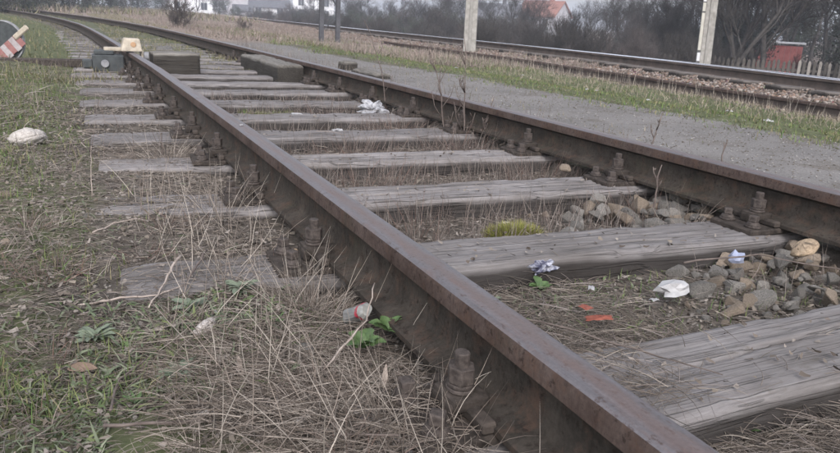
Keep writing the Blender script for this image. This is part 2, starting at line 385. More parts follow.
FM = [M_farside, M_farshine, M_farside]
tag(rail('rail', lambda y: far_x(y)+.03, -20, 250, 0, FM, .5), 'shiny headed rail of the raised track below the trees', 'rail')
tag(rail('rail', lambda y: far_x(y)+1.53, -20, 250, -.08, FM, .5), 'second polished rail hidden just behind the shiny near rail of the raised track', 'rail')
NM = [M_farside, M_headside, M_headside]
tag(rail('rail', lambda y: near_x(y), -20, 18.7, -.17, NM, .3, .003, .85), 'brown disused rail at the edge of the grass, ending short of the steel posts', 'rail')

# ------------------------------------------------------------------ sleepers
def sleeper_mesh(seed, L=2.6, W=.245, H=.16, nl=60, nc=11, cracks=(), rough=1.0, mats=(M_wood,)):
    rnd = random.Random(seed); prof = []
    r = .022; n = 4
    def arc(cx, cz, a0, a1): return [(cx+r*math.cos(a0+(a1-a0)*i/n), cz+r*math.sin(a0+(a1-a0)*i/n)) for i in range(n+1)]
    prof += [(-W/2, -H), (-W/2, -H*.6), (-W/2, -H*.3)] + arc(-W/2+r, -r, PI, PI/2)
    prof += [(-W/2+r+(W-2*r)*i/(nc+1), 0) for i in range(1, nc+1)]
    prof += arc(W/2-r, -r, PI/2, 0) + [(W/2, -H*.3), (W/2, -H*.6), (W/2, -H)]
    m = len(prof); v = []
    for i in range(nl+1):
        x = -L/2+L*i/nl; e = min(i, nl-i)/nl*L
        for (py, pz) in prof:
            up = max(0, 1+pz/.06)
            d = .006*rough*mnoise.noise(Vector((x*2+seed, py*26, pz*14))) + .0035*rough*mnoise.noise(Vector((x*7+seed, py*70, pz*40)))
            wv = .012*mnoise.noise(Vector((x*1.3+seed*3, 5, 0)))*rough
            edge = max(0, abs(py)-W/2+.05)/.05
            chip = max(0, mnoise.noise(Vector((x*5+seed*7, (9 if py > 0 else 2), 0)))-.05)*.05*edge*up*rough
            endw = max(0, .07-e)/.07; dz = d-chip-endw*endw*(.006+.012*abs(mnoise.noise(Vector((py*40, seed, 0)))))*up
            dy = wv + d*.6 - math.copysign(chip*.5, py)
            for (x0, x1, c0, c1, wd, dp) in cracks:
                if x0 < x < x1:
                    t = (x-x0)/(x1-x0); cc = c0+(c1-c0)*t+.008*mnoise.noise(Vector((x*9+c0*50, 3, 1))); k = abs(py-cc)/wd
                    if k < 1 and pz > -.03: dz -= dp*(1-k)*math.sin(PI*min(1, max(0, t)))**.5
            v.append((x, py+dy, pz+dz))
    f = []
    for i in range(nl): f += [(i*m+k, (i+1)*m+k, (i+1)*m+k+1, i*m+k+1) for k in range(m-1)]
    me = bpy.data.meshes.new('sleeper'); me.from_pydata(v, [], f+[tuple(range(m)), tuple(reversed(range(nl*m, nl*m+m)))])
    for q in mats: me.materials.append(q)
    bm = bmesh.new(); bm.from_mesh(me); bmesh.ops.recalc_face_normals(bm, faces=bm.faces)
    for q in bm.faces: q.smooth = len(q.verts) == 4
    bm.to_mesh(me); bm.free(); return me

# fastening meshes (shared). local origin: rail centre line, sleeper top
def plate_mesh():
    b = MB(); b.box((-.185, -.08, -.004), (.185, .08, .014))
    for s in (-1, 1): b.box((s*.072-.012*(1 if s > 0 else 1), -.078, .0145), (s*.072+.014, .078, .033))
    return b.mesh('baseplate', [M_iron], .004)
def clamp_mesh():
    b = MB(); b.box((.040, -.032, .026), (.108, .032, .046)); b.box((.094, -.030, .0145), (.112, .030, .040)); return b.mesh('clamp', [M_iron], .006, seg=2)
def bolt_mesh():
    b = MB(); b.cyl((.078, 0, .02), .0125, .085, 10); b.cyl((.078, 0, .047), .023, .006, 12); b.cyl((.0785, 0, .0535), .021, .006, 12); b.cyl((.078, 0, .060), .0225, .025, 6); return b.mesh('bolt', [M_nut], .0015)
def screw_mesh():
    b = MB(); b.cyl((0, 0, .0142), .024, .007, 12); b.cyl((0, 0, .021), .0225, .010, 12, r2=.016); b.cyl((0, 0, .031), .0165, .018, 4, ph=.4); return b.mesh('coach_screw', [M_nut], .002)
PL, CL, BO, SC = plate_mesh(), clamp_mesh(), bolt_mesh(), screw_mesh()
def fasten(sl, xloc, full=True):
    z = .001
    p = link('baseplate', PL, sl, (xloc, 0, z), (0, 0, random.uniform(-.03, .03)), (1, 1.12, 1.12))
    if not full: return
    for s in (0, PI):
        link('clamp', CL, p, (0, 0, 0), (0, 0, s)); link('bolt', BO, p, (0, random.uniform(-.004, .004), 0), (0, 0, s))
        for q in (-1, 1): link('coach_screw', SC, p, ((.145 if s == 0 else -.145), q*.048, 0), (0, 0, random.uniform(0, 1.5)))
words = ['nearest sleeper in the bottom right corner, with a long crack across its broad grey top',
         'second sleeper from the camera, its grey top level with the white foil scrap',
         'third sleeper from the camera, pale split top with a knot hole',
         'fourth sleeper from the camera, narrow pale top behind the brown stone',
         'fifth sleeper from the camera, dark front face behind upright dry weeds',
         'sixth sleeper from the camera, behind the small tuft of grass between the rails',
         'seventh sleeper from the camera, carrying the crumpled plastic bag',
         'eighth sleeper from the camera, just beyond the crumpled plastic bag']
NS = 34; sleepers = []
def ordinal(i):
    return (['first', 'second', 'third', 'fourth', 'fifth', 'sixth', 'seventh', 'eighth', 'ninth', 'tenth', 'eleventh', 'twelfth', 'thirteenth', 'fourteenth', 'fifteenth', 'sixteenth', 'seventeenth', 'eighteenth', 'nineteenth', 'twentieth']+['twenty '+q for q in ('first', 'second', 'third', 'fourth', 'fifth', 'sixth', 'seventh', 'eighth', 'ninth')]+['thirtieth']+['thirty '+q for q in ('first', 'second', 'third', 'fourth', 'fifth')])[i]
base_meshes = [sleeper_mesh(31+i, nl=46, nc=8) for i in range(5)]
for i in range(-1, NS):
    y0 = .90+.705*i if i < 9 else .90+.705*9+.66*(i-9)
    if i < 8: y0 = [.18, .895, 1.655, 2.355, 3.04, 3.72, 4.40, 5.13, 5.86][i+1]
    if i in (0, 1, 2, 3):
        cr = {0: [(-.62, .75, -.01, .055, .008, .024)], 1: [(-.7, .3, .04, .015, .008, .018), (-.2, .9, -.03, -.055, .006, .012)],
              2: [(-.8, .5, .055, .02, .006, .012), (-.5, .9, -.02, -.01, .006, .013)], 3: [(-.5, .7, .01, .03, .006, .012)]}[i]
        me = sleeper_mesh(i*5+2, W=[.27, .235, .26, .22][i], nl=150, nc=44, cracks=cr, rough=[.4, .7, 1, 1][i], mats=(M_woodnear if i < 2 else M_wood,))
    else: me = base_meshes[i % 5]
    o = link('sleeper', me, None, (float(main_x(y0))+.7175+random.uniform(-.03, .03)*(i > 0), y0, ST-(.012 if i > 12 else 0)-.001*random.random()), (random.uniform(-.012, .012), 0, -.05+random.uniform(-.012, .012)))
    if i == 0: o.location.y = .91; o.rotation_euler.z = .01
    lab = words[i] if 0 <= i < 8 else ('sleeper under the foot of the picture, mostly out of view' if i < 0 else ordinal(i)+' sleeper from the camera, weathered grey, '+('level with the long timber beam' if 6.9 < y0 < 8.6 else 'before the derailer' if y0 < 7.9 else 'beyond the derailer'))
    tag(o, lab, 'railway sleeper', 'sleepers of the weedy track')
    xoff = o.location.x-float(main_x(y0))
    for xl in (-.0335-xoff, 1.4685-xoff):
        if i < 16: fasten(o, xl, i < 14)
    sleepers.append(o)

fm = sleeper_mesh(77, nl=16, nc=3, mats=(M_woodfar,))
for i in range(44):
    y0 = 2+.66*i
    o = link('sleeper', fm, None, (float(far_x(y0))+.78, y0, -.168-.0), (0, R(1.5)*1.9, -.12)); tag(o, 'dark sleeper end showing under the shiny rail of the raised track', 'railway sleeper', 'sleepers under the raised track')

# ------------------------------------------------------------------ stones
def hull(name, seed, n=16, flat=.7, mat=M_stone, bev=.04):
    rnd = random.Random(seed); bm = bmesh.new()
    for i in range(n):
        v = Vector((rnd.gauss(0, 1), rnd.gauss(0, 1), rnd.gauss(0, 1))).normalized()*(.5*rnd.uniform(.8, 1.05))
        bm.verts.new((v.x, v.y*rnd.uniform(.7, 1), v.z*flat))
    r_ = bmesh.ops.convex_hull(bm, input=bm.verts)
    bmesh.ops.delete(bm, geom=[g_ for g_ in r_['geom_interior'] if isinstance(g_, bmesh.types.BMVert)], context='VERTS')
    if bev: bmesh.ops.bevel(bm, geom=bm.edges[:], offset=bev, segments=2, affect='EDGES', clamp_overlap=True)
    me = bpy.data.meshes.new(name); bm.to_mesh(me); bm.free(); me.materials.append(mat); return me
def rock(name, seed, mat, flat=.7, n=22):
    me = hull(name, seed, n, flat, mat, .05); bm = bmesh.new(); bm.from_mesh(me)
    bmesh.ops.triangulate(bm, faces=bm.faces); bmesh.ops.subdivide_edges(bm, edges=bm.edges[:], cuts=2, use_grid_fill=True, smooth=.25)
    for v in bm.verts:
        d = .02*mnoise.noise(v.co*4+Vector((seed, 0, 0)))+.008*mnoise.noise(v.co*16); v.co += v.co.normalized()*d
    for f_ in bm.faces: f_.smooth = True
    bm.to_mesh(me); bm.free(); return me
hs_ = [hull('ballast_stone', 100+i, 11+i % 5, .6+.1*(i % 4), M_stone if i % 3 else M_stone_b, .035) for i in range(14)]
STONES = [] 
def put_stone(me, x, y, s, label, group=None, z=None, rz=None, sink=.25, tilt=.4, name='stone', cat='stone', sc=None):
    zz = zh(x, y)+s*(.35-sink) if z is None else z
    o = link(name, me, None, (x, y, zz), (random.uniform(-tilt, tilt), random.uniform(-tilt, tilt), random.uniform(0, 6.28) if rz is None else rz), (s, s*(random.uniform(.75, 1)), s*random.uniform(.8, 1)) if sc is None else sc)
    tag(o, label, cat, group); return o
put_stone(rock('stone', 1, M_pink, .5), -.845, 3.66, .30, 'large pinkish white stone lying in the grass at the left edge', rz=.5, tilt=.1, sc=(.19, .15, .20))
put_stone(rock('stone', 2, M_stone_b), -.862, 2.57, .06, 'small grey brown stone at the left edge below the large pink stone', sc=(.07, .05, .04))
put_stone(rock('stone', 3, M_pale, .6), -.432, 1.375, .11, 'white stone in the litter left of the red and white can', rz=.7, tilt=.1, sc=(.082, .05, .055))
put_stone(rock('stone', 4, M_stone), -.277, 1.2, .13, 'pale grey lump half buried in dry stems below the grey green rosette', sc=(.065, .06, .05))
put_stone(rock('stone', 5, M_ochre), -.145, 1.757, .03, 'small beige stone right under the bolt beside the rail', z=-.152, sc=(.03, .027, .026))
put_stone(rock('stone', 6, M_stone_b), 1.27, 2.52, .06, 'brown stone perched on the third sleeper near the right rail', z=-.145, sc=(.07, .055, .06))
put_stone(rock('stone', 7, M_pale, .5), .90, 1.945, .05, 'small white stone between second and third sleepers right of the moss', sc=(.055, .04, .03))
put_stone(rock('stone', 8, M_ochre, .55), 1.235, 1.315, .14, 'big ochre stone on top of the ballast heap at the right edge', z=-.135, rz=.5, sc=(.165, .10, .085))
put_stone(rock('stone', 9, M_pale), -.486, 1.016, .03, 'tiny pale stone low in the tangle of dry stems at the bottom left', sc=(.03, .026, .02))
put_stone(rock('stone', 10, M_stone_b), -.02, .775, .05, 'rusty brown lump against the foot of the near rail at the bottom', z=-.15, sc=(.05, .045, .045))
put_stone(rock('stone', 11, M_pale), -.36, .93, .03, 'small pale chip among dry stems near the bottom edge', sc=(.035, .02, .018))
put_stone(rock('stone', 12, M_pale, .6), .315, 1.99, .04, 'white pebble between rail and moss tuft beside the second sleeper', sc=(.035, .026, .02))
put_stone(rock('stone', 13, M_pale, .6), .725, 2.11, .04, 'white pebble touching the yellow green moss tuft', sc=(.045, .03, .025))
LB = 'grey brown angular stone in the ballast heap between the two nearest sleepers'
rs = random.Random(5)
for i in range(230):
    x = rs.uniform(.72, 1.75); y = rs.uniform(1.06, 1.50); d = (x-.72)/.6
    if rs.random() > .35+d: continue
    s = .02+.085*rs.random()**1.7; layer = rs.random()*min(1, max(0, d))
    put_stone(hs_[i % 14], x, y, s, ('large ' if s > .065 else 'medium ' if s > .04 else 'small ')+('grey' if (i % 14) % 3 else 'brown')+' angular stone '+('on the left fringe' if x < 1.0 else 'in the middle' if x < 1.25 else 'at the rail side')+' of the nearest ballast heap', 'ballast heap between the two nearest sleepers', z=zh(x, y)+s*.05+layer*.05, name='ballast_stone')
for i in range(150):
    x = rs.uniform(.8, 1.6); y = rs.uniform(1.80, 2.2); s = .025+.095*rs.random()**1.3
    if rs.random() > .3+(x-.85): continue
    put_stone(hs_[(i*5) % 14], x, y, s, ('large ' if s > .08 else 'medium ' if s > .045 else 'small ')+('grey' if ((i*5) % 14) % 3 else 'brown')+' stone between second and third sleepers'+(', nearer the moss' if x < 1.1 else ', beside the right rail'), 'stones between second and third sleepers', z=zh(x, y)+s*.12+rs.random()*.045*min(1, max(0, (x-.85)/.3)), name='ballast_stone')
for i in range(40):
    x = rs.uniform(-.9, -.2); y = rs.uniform(1.9, 5); s = rs.uniform(.012, .032)
    put_stone(hs_[(i*3) % 14], x, y, s, 'small clod of grey stone in the litter left of the near rail', 'clods left of the rail', z=zh(x, y)+s*.15, name='ballast_stone')

def scatter_tetra(name, P, size, mat, cols, label, flat=.7):
    """many little 5-sided angular lumps joined into one stuff object"""
    n = len(P); base = np.array([(1, 0, 0), (-.3, .9, 0), (-.6, -.8, 0), (.1, .1, .8), (0, 0, -.5)], float)
    fc = np.array([(0, 1, 3), (1, 2, 3), (2, 0, 3), (1, 0, 4), (2, 1, 4), (0, 2, 4)])
    a = rng.uniform(0, 6.28, n); jit = rng.uniform(.6, 1.3, (n, 5, 1)); B = base[None]*jit*size[:, None, None]; B[:, :, 2] *= flat
    tl = rng.uniform(-.8, .8, n); B = np.stack([B[..., 0], B[..., 1]*np.cos(tl)[:, None]-B[..., 2]*np.sin(tl)[:, None], B[..., 1]*np.sin(tl)[:, None]+B[..., 2]*np.cos(tl)[:, None]], -1)
    V = np.stack([B[..., 0]*np.cos(a)[:, None]-B[..., 1]*np.sin(a)[:, None], B[..., 0]*np.sin(a)[:, None]+B[..., 1]*np.cos(a)[:, None], B[..., 2]], -1)+P[:, None]
    Fc = (fc[None]+(np.arange(n)*5)[:, None, None]).reshape(-1, 3)
    me = mesh_np(name, V.reshape(-1, 3), Fc, [mat], col=np.repeat(cols, 5, 0)); o = link(name, me); return tag(o, label, None, None, 'stuff')
def palette(n, cs, var=.25):
    cs = np.array(cs); c = cs[rng.integers(0, len(cs), n)]; return np.clip(c*(1+rng.uniform(-var, var, (n, 1))), 0, 1)
# far ballast between and around the raised rails
n = 26000; y = 2+rng.random(n)**1.7*38; u = rng.uniform(-.05, 1, n); x = near_x(y)+u*(far_x(y)+.2-near_x(y)); x = np.where(rng.random(n) < .15, far_x(y)+rng.uniform(.1, 2.3, n), x)
P = np.stack([x, y, gh(x, y)+.012], -1)
scatter_tetra('ballast_gravel', P, rng.uniform(.018, .04, n), M_chip, palette(n, [(.15, .115, .095), (.20, .165, .145), (.11, .088, .075), (.26, .225, .20), (.19, .13, .10)]), 'brown crushed stone ballast between the disused rail and the raised track')
# crumbs of gravel and soil near the camera
n = 15000; x = rng.uniform(-1.2, 1.5, n); y = .6+rng.random(n)**1.5*5; P = np.stack([x, y, gh(x, y)+.001], -1)
scatter_tetra('soil_crumbs', P, rng.uniform(.0025, .0085, n)*(1+y*.12), M_chip, palette(n, [(.13, .115, .10), (.18, .16, .14), (.08, .07, .06), (.22, .20, .18)]), 'crumbs of soil and grit between the sleepers', .6)
# grit on the path
n = 9000; x = rng.uniform(1.7, 3.1, n); y = 1.5+rng.random(n)**1.5*12; P = np.stack([x, y, gh(x, y)+.001], -1)
scatter_tetra('path_grit', P, rng.uniform(.002, .008, n), M_chip, palette(n, [(.22, .21, .20), (.12, .105, .09), (.28, .265, .25), (.10, .08, .06)]), 'loose grit on the grey footpath', .5)

# ------------------------------------------------------------------ stems, blades
def ribbons(name, P, L, az, pit, curve, wid, cols, mat, label, segs=3, tube=False, kind='stuff', droop=0., taper=.9):
    n = len(P); t = np.linspace(0, 1, segs+1)
    ang = pit[:, None]-curve[:, None]*t[None]                    # elevation along the blade
    azz = az[:, None]+(rng.uniform(-.5, .5, n)[:, None])*t[None]*2*np.sign(curve)[:, None]*.8
    ds = (L/segs)[:, None]
    dx = np.cos(ang)*np.cos(azz)*ds; dy = np.cos(ang)*np.sin(azz)*ds; dz = np.sin(ang)*ds
    z0 = np.zeros((n, 1)); X_ = np.concatenate([z0, np.cumsum(dx[:, :-1], 1)], 1); Y_ = np.concatenate([z0, np.cumsum(dy[:, :-1], 1)], 1); Z_ = np.concatenate([z0, np.cumsum(dz[:, :-1], 1)], 1)
    ctr = np.stack([X_, Y_, Z_], -1)+P[:, None]
    wt = wid[:, None]*(1-taper*t[None]**1.5)
    sx = -np.sin(azz); sy = np.cos(azz)
    if not tube:
        tw = rng.uniform(-.9, .9, n)[:, None]
        side = np.stack([sx*np.cos(tw), sy*np.cos(tw), np.sin(tw)+0*sx], -1)*wt[..., None]*.5
        V = np.stack([ctr-side, ctr+side], 2); k = 2
        i = np.arange(segs); q = np.stack([i*2, i*2+1, i*2+3, i*2+2], -1)
    else:
        side = np.stack([sx, sy, 0*sx], -1); up = np.stack([-np.sin(ang)*np.cos(azz), -np.sin(ang)*np.sin(azz), np.cos(ang)], -1)
        rr = wt[..., None]*.5; V = np.stack([ctr+up*rr, ctr-up*rr*.5+side*rr*.87, ctr-up*rr*.5-side*rr*.87], 2); k = 3
        i = np.arange(segs); q = np.concatenate([np.stack([i*3+a_, i*3+b_, i*3+3+b_, i*3+3+a_], -1) for a_, b_ in ((0, 1), (1, 2), (2, 0))])
    nv = (segs+1)*k; Fc = (q[None]+(np.arange(n)*nv)[:, None, None]).reshape(-1, 4)
    me = mesh_np(name, V.reshape(-1, 3), Fc, [mat], col=np.repeat(cols, nv, 0), smooth=tube); o = link(name, me)
    return tag(o, label, None, None, kind) if kind else o
STRAW = [(.18, .148, .124), (.135, .11, .09), (.26, .225, .19), (.14, .115, .10), (.21, .18, .165), (.09, .078, .065), (.11, .09, .075)]
def pos(n, xa, xb, ya, yb, py=1., dz=0.):
    x = rng.uniform(xa, xb, n); y = ya+(yb-ya)*rng.random(n)**py; return x, y
def on_sleeper(x, y):
    yy = y+.05*(x-.7); c = np.array([.18, .895, 1.655, 2.355, 3.04, 3.72, 4.40, 5.13, 5.86]); d = np.min(np.abs(yy[:, None]-c[None]), 1); return (d < .125) & (x > -.62)
def lying(name, n, xa, xb, ya, yb, l0, l1, w0, w1, zup, pal, label, py=1., keep_sl=.15, avoid=True, pit=.25, tube=True):
    x, y = pos(n, xa, xb, ya, yb, py); os_ = on_sleeper(x, y)
    keep = (~os_) | (rng.random(n) < keep_sl)
    if avoid: xr_ = x-main_x(y); keep &= ~((xr_ > -.075) & (xr_ < .015)) & ~((xr_ > 1.43) & (xr_ < 1.51))
    x = x[keep]; y = y[keep]; n = len(x); z = np.maximum(gh(x, y), np.where(on_sleeper(x, y), ST, -9))+rng.random(n)**2*zup+.002
    return ribbons(name, np.stack([x, y, z], -1), rng.uniform(l0, l1, n), rng.uniform(0, 6.28, n), rng.uniform(-.02, pit, n)+.05, rng.uniform(.1, .7, n), rng.uniform(w0, w1, n), palette(n, pal), M_straw, label, 4, tube)
lying('dry_stems', 19000, -1.25, -.10, .62, 3.6, .012, .075, .0007, .0021, .012, STRAW, 'dead grass stems matted over the ground left of the rail', 1.3, .6)
lying('dry_stems', 5200, -.54, -.12, .6, 1.35, .02, .13, .0007, .0018, .035, [(.20, .165, .14), (.29, .25, .215), (.13, .105, .085), (.08, .065, .053)], 'thick tangle of dead stems heaped against the near rail', 1., .9, pit=.22)
lying('dry_stems', 8500, .02, 1.42, .6, 3.6, .015, .09, .0009, .0022, .02, STRAW, 'dead stems scattered between the sleepers', 1.2, .05)
lying('dry_stems', 2400, .02, .9, .45, .76, .04, .16, .0010, .0024, .04, STRAW, 'matted dry stems filling the corner below the nearest sleeper', 1., 1.)
lying('dry_stems', 1800, .03, .62, 1.0, 1.55, .04, .16, .0010, .0022, .03, STRAW, 'dry stems beside the rail between the two nearest sleepers', 1., .1)
lying('dry_stems', 5000, -1.6, 1.45, 3.5, 9, .06, .2, .002, .004, .03, STRAW, 'dead stems farther along the track', 1.5, .2, tube=False)
lying('dry_stems', 480, .02, .34, .70, 1.0, .04, .15, .0009, .0019, .02, STRAW, 'dry stems blown over the near end of the closest sleeper', 1., 1.)
lying('dry_stems', 500, .35, 1.1, .60, .80, .04, .14, .0009, .0019, .03, STRAW, 'dry stems along the front face of the closest sleeper', 1., .3)
# flat leaf litter flakes
n = 30000; x, y = pos(n, -1.3, 1.42, .6, 5.5, 1.5); os_ = on_sleeper(x, y); kp = ~os_ | (rng.random(n) < .13); x = x[kp]; y = y[kp]; n = len(x)
z = np.maximum(gh(x, y), np.where(on_sleeper(x, y), ST+.002, -9))+.002+rng.random(n)*.008
ribbons('leaf_litter', np.stack([x, y, z], -1), rng.uniform(.005, .02, n), rng.uniform(0, 6.28, n), rng.uniform(-.5, .5, n), rng.uniform(-1, 1, n), rng.uniform(.004, .012, n), palette(n, [(.12, .10, .085), (.17, .145, .12), (.08, .065, .055), (.20, .175, .155)]), M_chip, 'crumbled dead leaves on the ground', 2, taper=.6)
# upright dead weeds between the rails
def upright(n, xa, xb, ya, yb, l0, l1, w, label, pal=((.17, .135, .118), (.11, .085, .075), (.25, .215, .19)), lean=.5, avoid_s=True, py=1.):
    x, y = pos(n, xa, xb, ya, yb, py)
    if avoid_s: k = ~on_sleeper(x, y); x = x[k]; y = y[k]; n = len(x)
    ribbons('dry_weeds', np.stack([x, y, gh(x, y)], -1), rng.uniform(l0, l1, n), rng.uniform(0, 6.28, n), PI/2-rng.uniform(0, lean, n), rng.uniform(-.3, .5, n), np.full(n, w)*rng.uniform(.7, 1.3, n), palette(n, pal), M_straw, label, 4, True)
upright(1000, .12, 1.2, 1.8, 3.0, .06, .16, .0022, 'thin upright dead weeds between the second and fourth sleepers')
upright(1700, .12, 1.35, 3.0, 6.0, .06, .17, .003, 'thin upright dead weeds around the farther sleepers')
upright(260, 1.0, 1.42, 1.2, 3.8, .06, .15, .002, 'upright dead weeds against the right rail')
upright(240, -.5, -.08, .6, 2.6, .07, .2, .0022, 'upright pale dead stems along the near rail', [(.34, .30, .26), (.24, .20, .17)], .8, False)
upright(500, -1.6, -.1, 3, 8, .05, .16, .003, 'dead weeds in the grass left of the track', lean=.7)
upright(350, 1.58, 1.75, 2.5, 12, .05, .16, .003, 'dead weeds along the back of the right rail', lean=.6)
upright(300, 5.2, 6.4, 3.5, 14, .1, .28, .004, 'pale weeds standing in front of the disused rail', [(.36, .32, .27), (.28, .24, .2)], .3, False)

# fanned clumps
def fan(name, cx, cy, n, l0, l1, w, label, pal, spread=1.2, r=.06, z=None, taz=None):
    a = rng.uniform(0, 6.28, n) if taz is None else rng.normal(taz, .9, n); x = cx+np.cos(a)*r*rng.random(n); y = cy+np.sin(a)*r*rng.random(n)
    zz = gh(x, y) if z is None else np.full(n, z)
    o = ribbons(name, np.stack([x, y, zz], -1), rng.uniform(l0, l1, n), a, PI/2-rng.uniform(.1, spread, n), rng.uniform(-.1, .9, n), np.full(n, w)*rng.uniform(.6, 1.2, n), palette(n, pal), M_straw, label, 5, True, kind=None)
    return tag(o, label, 'dead weed')
PALS = [(.22, .185, .155), (.155, .125, .105), (.33, .29, .25), (.11, .09, .075)]
fan('weed_clump', -.18, 1.47, 300, .05, .14, .0015, 'fanned clump of pale dead stems just left of the red and white can', PALS, 1.3, .12)
fan('weed_clump', -.19, .86, 130, .07, .2, .0017, 'straggling pale dead stems arching over the rusty bolt at the bottom', PALS, 1.4, .16)
fan('weed_clump', -.3, .95, 110, .06, .15, .0016, 'low clump of dead stems near the bottom centre', PALS, 1.45, .15)
fan('weed_clump', -.25, 2.3, 70, .08, .2, .002, 'sparse dead stems beside the third bolt up along the near rail', PALS, 1.3, .12)
fan('weed_clump', 1.25, 1.78, 26, .1, .19, .0022, 'pale stalks in front of the right rail beside the nearest visible baseplate', PALS, .9, .06)
fan('weed_clump', -.3, 3.2, 90, .08, .2, .0025, 'dead stems among the rusty baseplates farther up the near rail', PALS, 1.3, .15)

PALD = [(.13, .10, .085), (.09, .068, .058), (.19, .155, .135), (.16, .10, .08)]
for q_, (cx_, cy_, n_, lb_) in enumerate([(.42, 2.72, 120, 'dark dry weeds standing near the rail behind the fourth sleeper'), (.62, 3.38, 150, 'dark dry weeds in the middle of the fourth gap'), (1.2, 3.36, 200, 'bushy dark dry weeds by the right rail in the fourth gap'), (1.28, 2.72, 120, 'dark dry weeds at the right rail behind the brown stone'), (1.15, 4.08, 200, 'bushy dark dry weeds below the tall stalks'), (.35, 2.05, 50, 'dry weeds beside the near rail left of the moss'), (1.3, 2.02, 60, 'dry weeds in front of the right rail at the second gap'), (.9, 4.75, 90, 'dry weeds near the crumpled plastic bag')]):
    fan('weed_clump', cx_, cy_, n_, .06, .20, .0020, lb_, PALD, .8, .22)
for q_ in range(46):
    a_ = random.uniform(-.95, -.18); b_ = random.uniform(.7, 2.4); pl_ = random.choice((PALD, PALS, PALS))
    fan('weed_clump', a_, b_, random.randint(28, 50), .02, random.uniform(.05, .11), random.uniform(.0011, .0024), 'small flattened tuft of dead stems in the litter left of the near rail', pl_, 1.5, .07)['group'] = 'tufts of dead stems'
# green and olive grass
OL = [(.10, .10, .046), (.14, .13, .062), (.09, .10, .04), (.20, .175, .10), (.14, .118, .078)]
GR = [(.07, .115, .032), (.10, .145, .045), (.125, .15, .05), (.08, .11, .036)]
def grass(n, xa, xb, ya, yb, l0, l1, w0, w1, pal, label, py=1.5, cond=None, lean=1.2, segs=2, mask=None):
    x, y = pos(n, xa, xb, ya, yb, py); k = np.ones(n, bool)
    if mask is not None: k &= mask(x, y)
    xr_ = x-main_x(y); k &= ~((xr_ > -.075) & (xr_ < .01)) & ~((xr_ > 1.43) & (xr_ < 1.51)); x = x[k]; y = y[k]; n = len(x)
    ribbons('grass', np.stack([x, y, gh(x, y)-.003], -1), rng.uniform(l0, l1, n), rng.uniform(0, 6.28, n), PI/2-rng.uniform(0, lean, n), rng.uniform(-.2, 1.2, n), rng.uniform(w0, w1, n), palette(n, pal), M_blade, label, segs)
def patchy(s, th, seed=0): return lambda x, y: (vnoise(x, y, s, 40+seed)*.65+vnoise(x, y, s*.3, 41+seed)*.35+rng.uniform(-.08, .08, len(x))) > th
grass(27000, -1.25, -.3, .75, 3.2, .015, .055, .0015, .0035, GR+OL, 'short green grass in the bottom left corner', 1.2, mask=lambda x, y: patchy(.3, .5)(x, y) & (rng.random(len(x)) < np.clip((-.42-x)*2.6+(1.25-y)*.5, .05, 1)))
grass(16000, -2.2, -.5, 2.8, 7, .02, .055, .003, .006, OL+GR, 'olive grass and moss at the left edge', 1.4, mask=lambda x, y: patchy(.5, .36, 3)(x, y) & (rng.random(len(x)) < np.clip((-.55-x)*3, .05, 1)))
grass(20000, -9, -.2, 6.5, 40, .04, .10, .006, .012, OL, 'grass left of the curving track', 1.9)
grass(12000, 0, 1.5, 8, 40, .03, .09, .005, .01, OL+[(.2, .17, .13)], 'grass grown over the far sleepers', 1.8, mask=patchy(.6, .38, 5))
grass(36000, 2.3, 6.0, 1.5, 13, .015, .045, .004, .008, OL+GR, 'grass verge between footpath and disused rail', 1.4, mask=lambda x, y: patchy(.35, .36, 7)(x, y) & (x > 2.72-.03*np.clip(y-3, 0, 12)+.35*fbm(x, y, .5, 3, 4)) & (x < near_x(y)-.35))
grass(1800, 1.65, 3.0, 2.5, 12, .015, .04, .003, .006, OL+[(.2, .17, .13)], 'sparse grass breaking through the footpath', 1.2, mask=patchy(.45, .55, 31))
grass(6000, 4.6, 6.2, 2.5, 14, .04, .10, .004, .007, [(.26, .22, .17), (.2, .17, .13)], 'dry grass along the disused rail', 1.3)
DRY = [(.20, .155, .135), (.16, .125, .11), (.25, .20, .17), (.14, .13, .10)]
grass(42000, 1.6, 9, 10, 60, .04, .17, .006, .013, DRY, 'rusty brown dry grass filling the wedge between the tracks', 1.7, mask=lambda x, y: patchy(1.6, .3, 9)(x, y) & (x-main_x(y) > 1.7) & (x < far_x(y)-.5) & ~((x < 3.0) & (y < 13)))
grass(9000, 2.3, 6.2, 9.5, 22, .04, .10, .006, .012, GR+OL, 'green grass around the steel posts', 1.3, mask=lambda x, y: patchy(1.1, .45, 11)(x, y) & (x < near_x(y)-.3))
grass(9000, -12, 9, 40, 120, .2, .5, .03, .06, DRY+OL, 'dry grass in the distance', 1.2, mask=lambda x, y: x < far_x(y)-.5)
grass(1500, .35, .75, 4.68, 5.0, .03, .07, .003, .005, GR+OL, 'tuft of grass between the sixth and seventh sleepers', 1)
grass(500, .5, 1.35, 1.0, 1.55, .02, .05, .0015, .003, GR, 'sparse green shoots between the two nearest sleepers', 1)
n = 2200; a = rng.uniform(0, 6.28, n); r = np.sqrt(rng.random(n))*.095*(.6+.55*vnoise(np.cos(a)*3, np.sin(a)*3, .8, 3)+.2*np.sin(a*5)**2); x = .67+r*np.cos(a)*1.1; y = 1.965+r*np.sin(a)*.65
o = ribbons('moss_tuft', np.stack([x, y, gh(x, y)+.02*(1-(r/.085)**2)], -1), rng.uniform(.018, .045, n), a+rng.normal(0, .5, n), rng.uniform(.7, 1.5, n), rng.uniform(0, 1, n), rng.uniform(.0015, .003, n), palette(n, [(.22, .23, .055), (.27, .26, .07), (.15, .16, .045), (.16, .13, .06)]), M_blade, 'x', 2, kind=None)
tag(o, 'yellow green moss tuft behind the second sleeper', 'moss')

